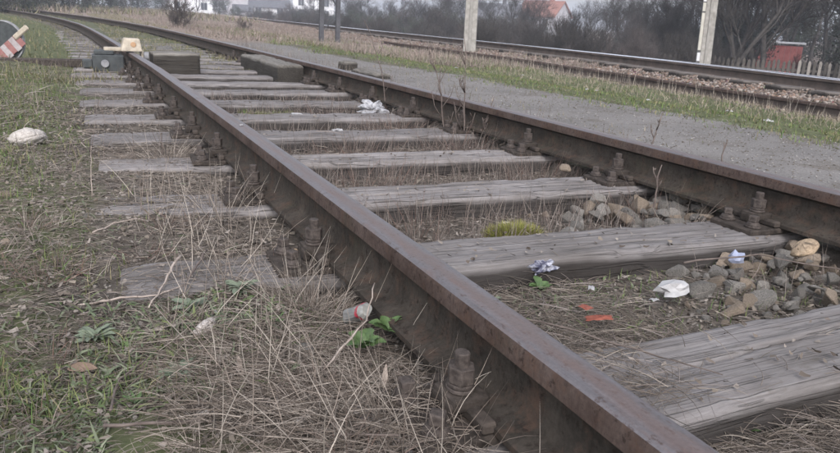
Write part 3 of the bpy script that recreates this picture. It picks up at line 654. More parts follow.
# ------------------------------------------------------------------ leafy weeds
M_leaf = simple('broad_leaf', (.036, .068, .022), (.078, .125, .042), 60, .55, .4, .4, .002)
M_leafg = simple('grey_green_leaf', (.075, .095, .062), (.15, .175, .125), 60, .7, .3, .4, .002)
M_leafb = simple('brown_leaf', (.10, .07, .052), (.19, .135, .105), 30, .8, .2, .4, .002)
def leaf_mesh(name, L, W, mat, lift=.5, droop=.8, lobes=0):
    nl, nw = 8, 4; v = []; f = []
    for i in range(nl+1):
        t = i/nl; ang = lift-(lift+droop*.5)*t; wd = W*(math.sin(PI*min(1, t*.92+.06))**.8)*(.18 if t < .12 else 1)*(1+lobes*.25*math.sin(t*22))
        x = L*t; z = L*(math.sin(lift)*t-droop*.5*t*t)
        for j in range(nw+1):
            s = j/nw*2-1; v.append((x, s*wd*.5, z+abs(s)*wd*.18+.02*L*math.sin(t*14+s*3)*abs(s)))
    for i in range(nl):
        for j in range(nw): a_ = i*(nw+1)+j; f.append((a_, a_+1, a_+nw+2, a_+nw+1))
    me = mesh_np(name, v, f, [mat], smooth=True); return me
LV = [leaf_mesh('leaf', .055, .022, M_leafg, .35, .5), leaf_mesh('leaf', .05, .032, M_leaf, .7, .7, .5), leaf_mesh('leaf', .035, .008, M_leaf, .8, .5), leaf_mesh('leaf', .06, .02, M_leafg, .3, .6, .6)]
def rosette(x, y, n, kind, s, label, z=None):
    o = empty('leafy_weed', (x, y, (zh(x, y) if z is None else z)+.006)); tag(o, label, 'weed')
    for i in range(int(n*1.5)):
        link('leaf', LV[kind], o, (0, 0, random.uniform(0, .008)), (random.uniform(-.3, .3), random.uniform(-.35, .1), i*2.4+random.uniform(-.3, .3)), s*random.uniform(.4, .85)*(1.25 if kind == 1 else .9))
rosette(-.17, 1.165, 9, 1, .9, 'bright green broad leaved weed beside the near rail below the red and white can', z=-.16)
rosette(-.1, 1.22, 5, 1, .8, 'smaller bright green weed tucked in at the foot of the near rail', z=-.16)
rosette(-.33, 1.54, 11, 0, 1.2, 'grey green rosette left of the fanned dead stems')
rosette(-.634, 1.40, 10, 0, 1.1, 'flat grey green rosette at the left, above the curled brown leaf')
rosette(-.503, 1.20, 12, 3, 1.1, 'grey green toothed rosette below the white stone')
rosette(-.445, 1.49, 6, 0, 1.25, 'upright grey green leaf plant just above the white stone')
rosette(-.58, 1.12, 9, 2, 1.0, 'narrow leaved green weed low at the left')
rosette(.453, 1.49, 9, 1, .85, 'green weed below the foil scrap')
rosette(.60, 1.44, 7, 2, 1.0, 'small green shoots right of the foil scrap')
rosette(.30, 1.47, 7, 3, .7, 'grey weed between near rail and foil scrap')
rosette(-.30, 1.33, 8, 2, 1., 'tiny green shoots under the fanned dead stems')
rosette(.42, .78, 8, 2, .9, 'green shoots in front of the nearest sleeper')
o = link('dead_leaf', leaf_mesh('leaf', .05, .02, M_leafb, .2, .4), None, (-.68, 1.28, -.165), (.5, 0, -.3)); tag(o, 'curled reddish brown leaf on the ground at the lower left', 'leaf')
o = link('dead_leaf', leaf_mesh('leaf', .045, .013, simple('tan_leaf', (.19, .155, .13), (.33, .28, .24), 30), 1.1, .4), None, (-.41, 1.13, -.17), (.3, -.4, 1.9)); tag(o, 'curled tan leaf standing in the dry stems below the grey lump', 'leaf')
o = link('dead_leaf', leaf_mesh('leaf', .06, .016, bpy.data.materials['tan_leaf'], 1.2, .3), None, (-.2, 1.0, -.15), (.2, -.5, 1.2)); o.scale = (.6, .6, .45); tag(o, 'forked tan husk standing below the bright green weed', 'leaf')

def sprinkle(n, cx, cy, sx, sy, l0, l1, w0, w1, pal, label):
    x = rng.normal(cx, sx, n); y = rng.normal(cy, sy, n); k = (x < -.11) | (x > .04); k &= ~on_sleeper(x, y); x = x[k]; y = y[k]; n = len(x)
    ribbons('ground_cover', np.stack([x, y, gh(x, y)+.003], -1), rng.uniform(l0, l1, n), rng.uniform(0, 6.28, n), rng.uniform(.1, 1.0, n), rng.uniform(.2, 1.4, n), rng.uniform(w0, w1, n), palette(n, pal), M_blade, label, 3, taper=.8)
GG = [(.08, .10, .06), (.11, .125, .08), (.07, .10, .04), (.10, .12, .05), (.15, .16, .11)]
sprinkle(1500, -.42, 1.35, .14, .2, .012, .035, .003, .008, GG, 'small green and grey green leaves among the litter left of the tangle')
sprinkle(1300, -.62, 1.15, .14, .14, .012, .04, .002, .006, GG, 'low green leaves in the bottom left corner')
sprinkle(500, .48, 1.42, .14, .1, .010, .03, .003, .007, GG, 'low green leaves between the near rail and the foil scrap')
sprinkle(800, -.75, 1.9, .2, .4, .012, .03, .002, .006, GG, 'low green leaves at the left edge')
# twigs lying about
M_twig = simple('pale_twig', (.22, .18, .155), (.40, .34, .30), 30)
M_twigd = simple('dark_twig', (.07, .055, .05), (.16, .13, .115), 30)
def twig(pts, r, mat, label, name='twig'):
    b = MB(); P_ = []
    for i in range(len(pts)-1):
        for k in range(5):
            t = k/5; p = Vector(pts[i]).lerp(Vector(pts[i+1]), t); P_.append(p+Vector((random.uniform(-1, 1), random.uniform(-1, 1), random.uniform(-1, 1)))*r*.8)
    P_.append(Vector(pts[-1])); nn = len(P_)
    b.tube(P_, [r*(1-.6*i/nn) for i in range(nn)], 6)
    o = link(name, b.mesh('twig', [mat], 0, True)); return tag(o, label, 'twig')
twig([(-.43, 1.75, -.13), (-.47, 1.66, -.15), (-.525, 1.52, -.165)], .0035, M_twig, 'pale broken twig leaning on the end of the nearest left sleeper stub')
twig([(-.36, 1.80, -.14), (-.42, 1.66, -.155), (-.44, 1.60, -.16)], .003, M_twigd, 'dark twig crossing the nearest left sleeper stub')
twig([(-.668, 1.587, -.17), (-.58, 1.58, -.16), (-.50, 1.585, -.165), (-.44, 1.62, -.16)], .003, M_twig, 'long pale twig lying in front of the nearest left sleeper stub')
twig([(-.63, 1.04, -.15), (-.5, .99, -.14), (-.38, .90, -.135), (-.25, .82, -.12)], .003, M_twigd, 'long dark twig sloping down along the bottom edge')
twig([(-.62, 1.08, -.15), (-.6, 1.2, -.16), (-.55, 1.27, -.16)], .0025, M_twigd, 'curved dark twig at the lower left')
twig([(-.4, 1.28, -.16), (-.28, 1.08, -.14), (-.16, 1.19, -.11), (-.1, 1.3, -.08)], .0028, M_twig, 'bent pale stalk in front of the bright green weed')
twig([(.09, 1.30, -.16), (.22, 1.08, -.13), (.33, .93, -.145), (.42, .85, -.16)], .0026, M_twigd, 'dark stem lying over the near end of the closest sleeper')
twig([(.8, 1.34, -.14), (1.0, 1.28, -.12), (1.16, 1.10, -.125)], .003, M_twigd, 'arched dark stem across the ballast heap')
twig([(-.62, 2.1, -.16), (-.55, 2.16, -.15), (-.48, 2.19, -.15)], .003, M_twig, 'forked pale twig between two left sleeper stubs')
twig([(-.61, 2.55, -.17), (-.607, 2.56, -.08), (-.60, 2.57, .0)], .0016, M_twig, 'single thin pale stalk standing left of the sleeper stubs')

# tall bare stalks in front of the footpath
def stalk(x, y, h, lean, label, br=7, seed=0):
    rnd = random.Random(seed); z = zh(x, y); b = MB(); pts = []
    for i in range(9):
        t = i/8; pts.append(Vector((x+lean[0]*t*t+rnd.uniform(-.006, .006), y+lean[1]*t*t, z+h*t)))
    b.tube(pts, [.005*(1-.6*i/8) for i in range(9)], 5)
    for k in range(br):
        t = rnd.uniform(.15, .9); i = int(t*8); p = pts[i]; a_ = rnd.uniform(0, 6.28); L = h*rnd.uniform(.15, .38)*(1-t*.5)
        q = p+Vector((math.cos(a_)*L*.45, math.sin(a_)*L*.45, L*.9)); mid = p.lerp(q, .5)+Vector((math.cos(a_), math.sin(a_), 0))*L*.1
        b.tube([p, mid, q], [.0032, .0024, .0014], 4)
        for m_ in range(2):
            u = p.lerp(q, rnd.uniform(.4, .9)); b.tube([u, u+Vector((rnd.uniform(-.3, .3), rnd.uniform(-.3, .3), rnd.uniform(.2, .5)))*L*.5], [.002, .0012], 3)
    o = link('dry_stalk', b.mesh('dry_stalk', [M_twigd], 0, True)); tag(o, label, 'dead weed')
stalk(1.36, 3.62, .62, (-.02, .02), 'tall branching dry stalk in front of the right rail, right of two', 11, 1)
stalk(1.30, 3.75, .55, (-.12, .02), 'tall dry stalk leaning left in front of the right rail', 9, 2)
stalk(1.40, 4.9, .66, (-.16, .05), 'longest thin dry stalk, leaning left across the footpath and grass', 2, 3)
stalk(1.42, 3.5, .3, (.05, 0), 'short branching stalk among the tall ones by the right rail', 8, 4)
stalk(1.3, 2.0, .22, (.01, 0), 'thin stalk rising beside the footpath rail near the picture centre right', 3, 5)
stalk(1.52+.05, 2.35, .30, (.05, 0), 'thin dark stalk behind the right rail against the footpath', 3, 6)
stalk(1.62, 2.0, .2, (0, 0), 'short dark stalk behind the right rail near the right edge', 3, 7)

# ------------------------------------------------------------------ rubbish
def crumple(name, sx, sy, sz, mat, seed, n=12, hard=1.0):
    v = []; f = []
    for i in range(n+1):
        for j in range(n+1):
            u = i/n*2-1; w_ = j/n*2-1; k = max(0, 1-(u*u+w_*w_)*.5)
            p = Vector((u*3, w_*3, seed)); z = abs(mnoise.noise(p*1.2))*1.2+abs(mnoise.noise(p*2.7))*.6
            v.append(((u+.28*mnoise.noise(p+Vector((9, 0, 0))))*sx/2, (w_+.28*mnoise.noise(p+Vector((0, 9, 0))))*sy/2, (z*k*hard)*sz))
    for i in range(n):
        for j in range(n): a_ = i*(n+1)+j; f.append((a_, a_+n+1, a_+n+2, a_+1))
    return mesh_np(name, v, f, [mat])
def wad(sx, sy, sz, mat, seed, sub=3, amp=.35, frq=((1.3, 1.3), (2.7, .7), (6, .16))):
    bm = bmesh.new(); bmesh.ops.create_icosphere(bm, subdivisions=sub, radius=.5)
    for v in bm.verts:
        p = v.co.normalized(); o_ = Vector((seed*3.1, 0, 0)); d = 0
        for fr, a_ in frq: d += a_*(abs(mnoise.noise(p*fr+o_))*2-.5)
        v.co = p*(.5+amp*d*.5)
        v.co = Vector((v.co.x*sx*1.15, v.co.y*sy*1.15, max(-.12, v.co.z+.1)*sz))
    me_ = bpy.data.meshes.new('wad'); bm.to_mesh(me_); bm.free(); me_.materials.append(mat); return me_
M_foil, t_, b_ = material('foil_wrapper', .35, .5, .3); N = NB(t_)
N.l.new(N.ramp(N.noise(N.coord(), 45, 4, .6, .5), [(.42, (.05, .05, .08)), (.5, (.20, .20, .24)), (.6, (.42, .42, .46))]), b_.inputs['Base Color'])
M_plast = simple('white_plastic', (.22, .215, .215), (.40, .39, .39), 34, .4, .5, .2, .002); M_blue = simple('pale_blue_plastic', (.20, .22, .31), (.34, .37, .48), 20, .45, .4, .2, .002)
M_red = simple('red_paper', (.15, .042, .028), (.24, .075, .05), 30, .7, .3, .3, .002)
def lit(name, me, loc, rz, label, cat='litter', s=1): o = link(name, me, None, loc, (random.uniform(-.15, .15), random.uniform(-.15, .15), rz), s); return tag(o, label, cat)
lit('foil_wrapper', wad(.082, .05, .036, M_foil, 1, 3, .42, ((1.1, 1.3), (2.6, .9))), (.505, 1.56, -.195), .2, 'crumpled silver and black wrapper at the front edge of the second sleeper')
lit('plastic_scrap', wad(.08, .048, .042, M_plast, 2, 2, .42, ((1.1, 1.4), (2.3, .8))), (.735, 1.295, -.195), -.2, 'crumpled white plastic scrap left of the ballast heap')
lit('plastic_scrap', crumple('scrap', .03, .015, .01, M_plast, 3, 6), (.662, 1.288, -.21), .3, 'tiny white scrap just below the larger white plastic scrap')
lit('plastic_scrap', wad(.055, .035, .05, M_blue, 4, 2, .45, ((1.1, 1.4), (2.3, .8))), (.99, 1.335, -.15), .3, 'pale blue plastic scrap at the top of the ballast heap')
lit('paper_scrap', crumple('scrap', .035, .025, .012, M_red, 25, 8, .6), (.435, 1.275, -.195), .4, 'upper left of the two orange red scraps beside the near rail')
lit('paper_scrap', crumple('scrap', .06, .025, .012, M_red, 27, 10, .6), (.425, 1.212, -.195), -.5, 'lower right of the two orange red scraps beside the near rail')
lit('plastic_bag', wad(.16, .10, .09, simple('clear_bag', (.15, .15, .16), (.40, .40, .42), 60, .3, .5, .3, .003), 7, 4, .5), (1.20, 4.64, -.168), .1, 'crumpled clear plastic bag near the right rail on the far sleepers', 'plastic bag')
lit('paper_scrap', crumple('scrap', .06, .03, .02, M_plast, 8, 6), (.66, 3.80, -.165), .1, 'small white scrap on the fifth sleeper')
lit('paper_scrap', crumple('scrap', .07, .04, .015, M_plast, 9, 6), (.62, 4.48, -.165), .1, 'small white scrap on the sixth sleeper')
lit('paper_scrap', crumple('scrap', .055, .03, .012, M_ochre, 10, 6), (.71, 1.845, -.205), .1, 'flat yellowish scrap right of the moss tuft')
lit('paper_scrap', crumple('scrap', .07, .04, .03, M_plast, 12, 6), (4.29, 11.5, zh(4.29, 11.5)+.02), .1, 'white scrap in the verge near the end of the disused rail')
lit('paper_scrap', crumple('scrap', .13, .04, .03, M_plast, 13, 6), (4.07, 3.85, zh(4.07, 3.85)+.02), -.5, 'white scrap in the grass verge near the right edge')
lit('paper_scrap', crumple('scrap', .025, .012, .01, M_plast, 14, 6), (-.40, 1.46, -.17), .5, 'tiny white scrap next to the upright leaf plant')
lit('paper_scrap', crumple('scrap', .02, .010, .01, M_plast, 15, 6), (-.035, 2.95, .001), .5, 'tiny white fleck lying on top of the near rail')
lit('paper_scrap', crumple('scrap', .028, .016, .01, M_plast, 16, 6), (.55, 1.40, -.205), .9, 'cream fleck above the orange red scraps')
lit('paper_scrap', crumple('scrap', .04, .02, .01, M_plast, 17, 6), (1.45, 4.1, -.165), .9, 'white fleck by the baseplate beyond the tall stalks')
for i, (x, y) in enumerate([(3.6, 4.6), (3.9, 5.8), (4.5, 6.4), (3.5, 7.8), (4.9, 8.5), (3.3, 3.5)]):
    lit('paper_scrap', crumple('scrap', .05, .03, .015, M_plast, 30+i, 5), (x, y, zh(x, y)+.025), i, 'small white scrap in the grass verge between footpath and disused rail')['group'] = 'scraps in the verge'
# red and white can
can = empty('drinks_can', (-.128, 1.315, -.148)); can.rotation_euler = (R(55), R(-30), R(35)); can.scale = (.8,)*3; tag(can, 'crushed red and white drinks can half hidden in dead stems by the near rail', 'can')
M_canw = simple('can_white', (.15, .15, .14), (.34, .34, .32), 40, .4, .5, .2, .001); M_canr = simple('can_red', (.25, .03, .045), (.38, .05, .07), 40, .4, .5, .2, .001)
def can_band(z0, z1, r0, r1, n=20):
    v = []; 
    for z, r in ((z0, r0), (z1, r1)):
        for i in range(n):
            a_ = 2*PI*i/n; rr = r*(1+.09*math.sin(a_*3+z*60)+.05*math.sin(a_*5)); v.append((rr*math.cos(a_), rr*math.sin(a_)*.8, z))
    return v, [(i, (i+1) % n, n+(i+1) % n, n+i) for i in range(n)]
for nm, z0, z1, r0, r1, m_ in (('can_body', -.05, .015, .023, .024, simple('can_grey', (.12, .12, .12), (.25, .25, .24), 40, .35, .5, .2, .001)), ('red_band', .015, .026, .0245, .0235, M_canr), ('can_neck', .026, .042, .0235, .017, M_canw)):
    v, f = can_band(z0, z1, r0, r1)
    b = MB(); b.add(v, f); 
    if nm != 'red_band': n_ = 20; b.f.append(tuple(reversed(range(n_))) if nm == 'can_body' else tuple(range(n_, 2*n_))); b.m.append(0)
    link(nm, b.mesh(nm, [m_], 0, False), can)

# ------------------------------------------------------------------ crossing timbers and blocks
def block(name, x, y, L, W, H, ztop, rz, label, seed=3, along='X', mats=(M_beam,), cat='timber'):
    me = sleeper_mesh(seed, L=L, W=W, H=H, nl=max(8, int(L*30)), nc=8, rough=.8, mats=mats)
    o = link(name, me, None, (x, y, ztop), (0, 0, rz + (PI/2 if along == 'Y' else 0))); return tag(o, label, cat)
block('timber_beam', 1.235, 7.75, 1.65, .25, .22, -.03, .01, 'long timber beam lying inside the right rail beyond the sleepers', 11, 'Y')
block('timber_block', .275, 7.72, .44, .30, .23, .02, .03, 'short dark timber block inside the near rail opposite the derailer', 12, 'X')
block('timber_block', .38, 9.6, .9, .2, .2, -.03, -.1, 'weed covered timber behind the short dark block', 15, 'Y')
block('timber_block', 1.80, 6.87, .15, .12, .16, .02, .2, 'small dark wooden block behind the right rail at the footpath edge', 13)
block('timber_block', 1.76, 6.15, .60, .14, .12, -.012, .02, 'low dark wooden board behind the right rail, next to the small block', 14, 'Y')

# ------------------------------------------------------------------ derailer with box and rod
M_yel = simple('faded_yellow_paint', (.22, .19, .15), (.44, .385, .31), 16, .7, .3, .3, .003)
M_green = simple('dark_green_paint', (.025, .028, .03), (.06, .066, .067), 14, .7, .3, .3, .003)
M_grey = simple('grey_cast', (.12, .12, .13), (.28, .28, .29), 14, .6, .4, .3, .003)
der = empty('derailer', (float(main_x(7.95))-.035, 7.95, 0)); tag(der, 'pale yellow derailer shoe clamped over the near rail with its dark box', 'derailer')
b = MB()
v = [(-.10, -.11, .008), (.10, -.11, .008), (.10, .11, .008), (-.10, .11, .008), (-.062, -.08, .135), (.085, -.08, .13), (.085, .08, .13), (-.062, .08, .135)]
b.add(v, [(0, 3, 2, 1), (4, 5, 6, 7), (0, 1, 5, 4), (1, 2, 6, 5), (2, 3, 7, 6), (3, 0, 4, 7)])
b.box((-.25, -.07, .006), (-.085, .06, .042)); b.box((.088, -.06, -.06), (.115, .06, .02))
link('shoe', b.mesh('shoe', [M_yel], .014, seg=2), der)
b = MB(); b.cyl((.02, -.105, .075), .026, .015, 12, axis='Y'); link('pivot', b.mesh('pivot', [simple('shoe_brown', (.3, .18, .1), (.4, .26, .16), 20)], .002), der)
b = MB(); b.cyl((.115, -.03, -.04), .045, .05, 12, axis='X'); link('roller', b.mesh('roller', [M_grey], .006), der)
b = MB(); b.box((-.36, -.13, -.19), (-.075, .12, -.03)); b.box((-.34, -.10, -.03), (-.16, .1, .012)); b.box((-.45, -.1, -.16), (-.36, .06, -.08)); link('housing', b.mesh('housing', [M_green], .01), der)
b = MB(); b.cyl((-.25, -.155, -.11), .038, .03, 12, axis='Y'); link('flange', b.mesh('flange', [M_grey], .004), der)
rod = empty('actuator_channel', (-1.1, 8.75, -.13)); tag(rod, 'dark steel channel with rod running left from the derailer to the signal disc', 'rod')
b = MB(); b.box((-1.6, -.09, -.05), (.62, -.05, .02)); b.box((-1.6, .05, -.05), (.62, .09, .02)); b.box((-1.6, -.05, -.05), (.62, .05, -.035)); link('channel', b.mesh('channel', [M_iron], .004), rod)
b = MB(); b.tube([(-1.6, 0, .012), (-.4, 0, .012), (.75, -.02, .012)], .016, 8); link('rod', b.mesh('rod', [M_nut], 0, True), rod)
rod.location.y = 8.3; rod.rotation_euler = (0, 0, .03)
# signal disc
sig = empty('signal_disc', (-1.25, 8.6, -.30), R(24)*-1); sig.scale = (.84,)*3; tag(sig, 'round dark indicator disc with a red and white striped plate at the left edge', 'signal')
b = MB(); b.box((-.03, -.02, -.02), (.03, .02, .16)); b.box((-.08, -.06, -.02), (.08, .06, .02)); link('post', b.mesh('post', [M_iron], .004), sig)
b = MB(); b.cyl((-.03, .0, .40), .235, .02, 40, axis='Y'); link('disc', b.mesh('disc', [M_green], .003), sig)
b = MB(); n_ = 40; v = []
for rr in (.235, .25):
    for yy in (-.012, .03):
        for i in range(n_): a_ = 2*PI*i/n_; v.append((-.03+rr*math.cos(a_), yy, .40+rr*math.sin(a_)))
f = []
for i in range(n_):
    j = (i+1) % n_; f += [(i, j, n_+j, n_+i), (2*n_+i, 3*n_+i, 3*n_+j, 2*n_+j), (i, 2*n_+i, 2*n_+j, j), (n_+i, n_+j, 3*n_+j, 3*n_+i)]
b.add(v, f); link('rim', b.mesh('rim', [M_grey]), sig)
rot = Matrix.Translation((.05, -.03, .31)) @ Matrix.Rotation(R(-40), 4, 'Y')
M_sw = simple('stripe_white', (.22, .19, .19), (.36, .33, .33), 20, .6); M_sr = simple('stripe_red', (.18, .08, .075), (.28, .14, .13), 20, .6)
for k in range(6):
    b = MB(); b.box((-.21+k*.07, -.012, -.085+.01*(k % 2)), (-.141+k*.07, .0, .085), mat=rot); link('stripe', b.mesh('stripe', [M_sr if k % 2 else M_sw], .002), sig)
b = MB(); b.box((.15, -.03, .02), (.37, .0, .085), mat=rot); link('lamp_bracket', b.mesh('lamp_bracket', [M_yel], .012), sig)

# ------------------------------------------------------------------ poles
def concrete_pole(x, y, z, h, r0, lean, label, strip=None):
    o = empty('catenary_pole', (x, y, z), R(-25)); tag(o, label, 'pole')
    b = MB(); w0, w1 = r0, r0*.72; v = []
    for zz, ww in ((-.4, w0), (h, w1)):
        v += [(-ww/2*.95, -ww/2, zz), (ww/2*.95, -ww/2, zz), (ww/2*.95, ww/2, zz), (-ww/2*.95, ww/2, zz)]
    b.add(v, [(0, 3, 2, 1), (4, 5, 6, 7), (0, 1, 5, 4), (1, 2, 6, 5), (2, 3, 7, 6), (3, 0, 4, 7)])
    o.rotation_euler = (lean[1], lean[0], R(-28)); link('shaft', b.mesh('shaft', [M_concrete], .02, seg=2), o)
    b = MB(); b.box((-w0*.12, -w0/2-.012, -.2), (w0*.1, -w0/2+.03, h*.9)); link('flute', b.mesh('flute', [simple('pole_recess', (.17, .16, .145), (.27, .26, .24), 9)], .004), o)
    return o
p1 = concrete_pole(7.34, 14.5, -.2, 7, .30, (-.005, 0), 'square concrete catenary pole standing just behind the disused rail, left of the red roofed house')
p2 = concrete_pole(11.45, 11.65, -.8, 7, .27, (-.025, 0), 'square concrete catenary pole behind the raised track with a pale marker strip')
M_strip = simple('marker_white', (.40, .40, .41), (.55, .55, .56), 6); M_strip2 = simple('marker_yellow', (.30, .29, .25), (.42, .40, .35), 6)
for k, (z0, z1, m_) in enumerate(((.78, .95, M_strip), (1.0, 1.75, M_strip2), (1.78, 1.95, M_strip2), (1.97, 2.3, M_strip), (2.32, 2.5, M_strip2))):
    b = MB(); b.box((-.195, -.17, z0-.1), (-.135, -.145, z1-.1)); link('marker_strip', b.mesh('marker_strip', [m_], .002), p2)
def steel_pole(x, y, label):
    o = empty('steel_post', (x, y, -.2)); tag(o, label, 'post')
    b = MB(); b.box((-.05, -.05, -.1), (.05, -.035, 6)); b.box((-.008, -.035, -.1), (.008, .035, 6)); b.box((-.05, .035, -.1), (.05, .05, 6)); link('shaft', b.mesh('shaft', [M_steelpole]), o)
    b = MB(); b.box((-.12, -.12, -.1), (.12, .12, .0)); link('footing', b.mesh('footing', [M_concrete], .02), o); return o
s1 = steel_pole(4.86, 17.5, 'left dark steel post of the braced pair in the dry grass'); s2 = steel_pole(5.26, 17.45, 'right dark steel post of the braced pair in the dry grass')
b = MB(); b.tube([(.05, 0, 1.35), (.37, -.04, .85)], .018, 6); b.tube([(.05, 0, .3), (.37, -.04, .55)], .012, 6); b.tube([(.05, 0, 2.4), (.37, -.04, 1.9)], .018, 6); link('brace', b.mesh('brace', [M_steelpole]), s1)

# ------------------------------------------------------------------ houses
M_tile = simple('red_roof_tiles', (.17, .075, .055), (.27, .125, .095), 3, .85, .2, .5, .02, vec=(1, 1, 6)); M_dtile = simple('dark_roof_tiles', (.06, .06, .068), (.12, .12, .13), 3, .85, .2, .4, .02)
M_render_w = simple('white_render', (.52, .52, .54), (.66, .66, .68), 1.2, .9); M_render_g = simple('grey_render', (.26, .25, .27), (.36, .35, .36), 1, .9); M_render_c = simple('cream_render', (.38, .34, .3), (.5, .46, .4), 1, .9)
M_glass, t_, b_ = material('window_glass', .1, .5); b_.inputs['Base Color'].default_value = (.03, .035, .045, 1)
M_frame = simple('window_frame_paint', (.5, .5, .5), (.62, .62, .62), 5)
def house(x, y, z, W, D, H, rh, rz, wall, roof, label, wins=((-.28, .5), (.28, .5)), chim=((.2, .0),), cat='house', over=.3):
    o = empty('house', (x, y, z), rz); tag(o, label, cat)
    b = MB(); b.box((-W/2, -D/2, -1), (W/2, D/2, H)); b.add([(-W/2, -D/2, H), (-W/2, D/2, H), (-W/2, 0, H+rh-.1), (W/2, -D/2, H), (W/2, D/2, H), (W/2, 0, H+rh-.1)], [(0, 1, 2), (4, 3, 5)]); link('wall', b.mesh('wall', [wall]), o)
    b = MB(); ww = W/2+over; dd = D/2+over; hh = H-rh*over/(D/2)
    for s in (-1, 1): b.add([(-ww, s*dd, hh), (ww, s*dd, hh), (ww, 0, H+rh), (-ww, 0, H+rh), (-ww, s*dd, hh-.15), (ww, s*dd, hh-.15), (ww, 0, H+rh-.15), (-ww, 0, H+rh-.15)], [(0, 1, 2, 3), (7, 6, 5, 4), (0, 4, 5, 1), (0, 3, 7, 4), (1, 5, 6, 2)])
    rf = link('roof', b.mesh('roof', [roof]), o)
    for (cx, cy) in chim:
        b = MB(); b.box((cx*W-.3, cy*D-.25, H+rh*.4), (cx*W+.3, cy*D+.25, H+rh+.7)); b.box((cx*W-.36, cy*D-.31, H+rh+.7), (cx*W+.36, cy*D+.31, H+rh+.82)); link('chimney', b.mesh('chimney', [roof]), rf)
    for (fx, fz) in wins:
        b = MB(); b.box((fx*W-.55, -D/2-.05, H*fz-.2), (fx*W+.55, -D/2+.02, H*fz+1.1)); wn = link('window', b.mesh('window', [M_frame]), o)
        for s in (0, 1):
            b = MB(); b.box((fx*W-.48+s*.5, -D/2-.07, H*fz-.12), (fx*W-.02+s*.5, -D/2-.04, H*fz+1.02)); link('pane', b.mesh('pane', [M_glass]), wn)
    return o
house(66.3, 98.5, -1.3, 7.0, 4.6, 3.3, 2.1, R(-68), M_render_g, M_tile, 'red roofed gabled house rising behind the bare scrub in the middle distance')
house(57.5, 99, -1.3, 8, 8, 2.0, 2.6, R(-30), M_render_g, M_dtile, 'dark roofed house just left of the red roofed house')
house(66, 72, -1.3, 8, 7, 1.7, 1.5, R(-42), M_render_g, M_dtile, 'low dark roofed house with several chimneys seen left of the marked pole', chim=((-.35, 0), (-.1, 0), (.15, 0), (.4, 0)))
house(29.5, 125, -1.3, 6.2, 5, 2.6, 1.2, R(-14), M_render_w, M_dtile, 'low white walled house at the end of the raised track')
house(24.6, 123, -1.3, 2.6, 3, 1.9, .8, R(-10), M_render_g, M_dtile, 'small dark roofed hut left of the low white house', wins=(), chim=())
house(38, 128, -1.3, 7, 7, 4.5, 2.0, R(-16), M_render_w, M_dtile, 'tall pale house right of the low white house', wins=((-.3, .3), (.3, .3), (-.3, .7), (.3, .7)))
house(17.5, 130, -1.3, 7, 6, 5.5, 2.0, R(-8), M_render_w, M_dtile, 'pale blue white house at the top left behind the small bare shrub', wins=((-.3, .3), (.3, .3), (-.3, .7), (.3, .7)))
house(30, 168, -1.3, 14, 8, 6, 2.5, R(-12), M_render_g, M_tile, 'wide red roofed building far behind the low white house', wins=((-.35, .3), (0, .3), (.35, .3), (-.35, .7), (0, .7), (.35, .7)))
# red shed beyond the fence
M_redwall = simple('red_shed_paint', (.30, .085, .08), (.46, .18, .165), 3, .8, .2, .3, .01)
sh = empty('red_shed', (29.95, 25.25, -1.3), R(-50)); tag(sh, 'low red shed with a white roof edge behind the picket fence at the right', 'shed')
for k in range(10):
    b = MB(); b.box((-1.25+k*.25, -.02, 0), (-1.25+k*.25+.24, .02, 1.33)); link('plank', b.mesh('plank', [M_redwall]), sh)
b = MB(); b.box((-1.25, .03, -.5), (1.25, 2.2, 1.33)); link('wall', b.mesh('wall', [M_render_g]), sh)
b = MB(); b.box((-1.55, -.12, 1.42), (1.35, 2.4, 1.5)); link('roof', b.mesh('roof', [M_render_w], .01), sh)
# picket fence
M_picket = simple('weathered_picket', (.05, .045, .04), (.10, .09, .08), 3, .9, .1, 0); M_picketl = simple('pale_picket', (.16, .145, .13), (.27, .25, .225), 3, .9, .1, 0)
fa = Vector((15.6, 17.2, 0)); fb = Vector((22.5, 11.6, 0)); fn = 64
fo = empty('picket_fence', (fa.x, fa.y, -1.22)); tag(fo, 'weathered picket fence below the trees behind the raised track', 'fence')
dv = (fb-fa); L_ = dv.length; an = math.atan2(dv.y, dv.x); fo.rotation_euler = (0, 0, an)
bp = MB(); bp.box((-.04, -.012, 0), (.04, .012, .95)); bp.add([(-.04, -.012, .95), (.04, -.012, .95), (.04, .012, .95), (-.04, .012, .95), (0, 0, 1.02)], [(0, 1, 4), (1, 2, 4), (2, 3, 4), (3, 0, 4)])
pm1 = bp.mesh('picket', [M_picket]); pm2 = bp.mesh('picket', [M_picketl])
for k in range(fn):
    link('picket', pm2 if 26 <= k <= 40 and k % 2 else pm1, fo, (k*L_/fn, random.uniform(-.01, .01), random.uniform(-.03, .03)), (0, random.uniform(-.03, .03), 0))
for z0 in (.25, .7):
    b = MB(); b.box((-.1, .014, z0), (L_, .05, z0+.07)); link('fence_rail', b.mesh('fence_rail', [M_picket]), fo)

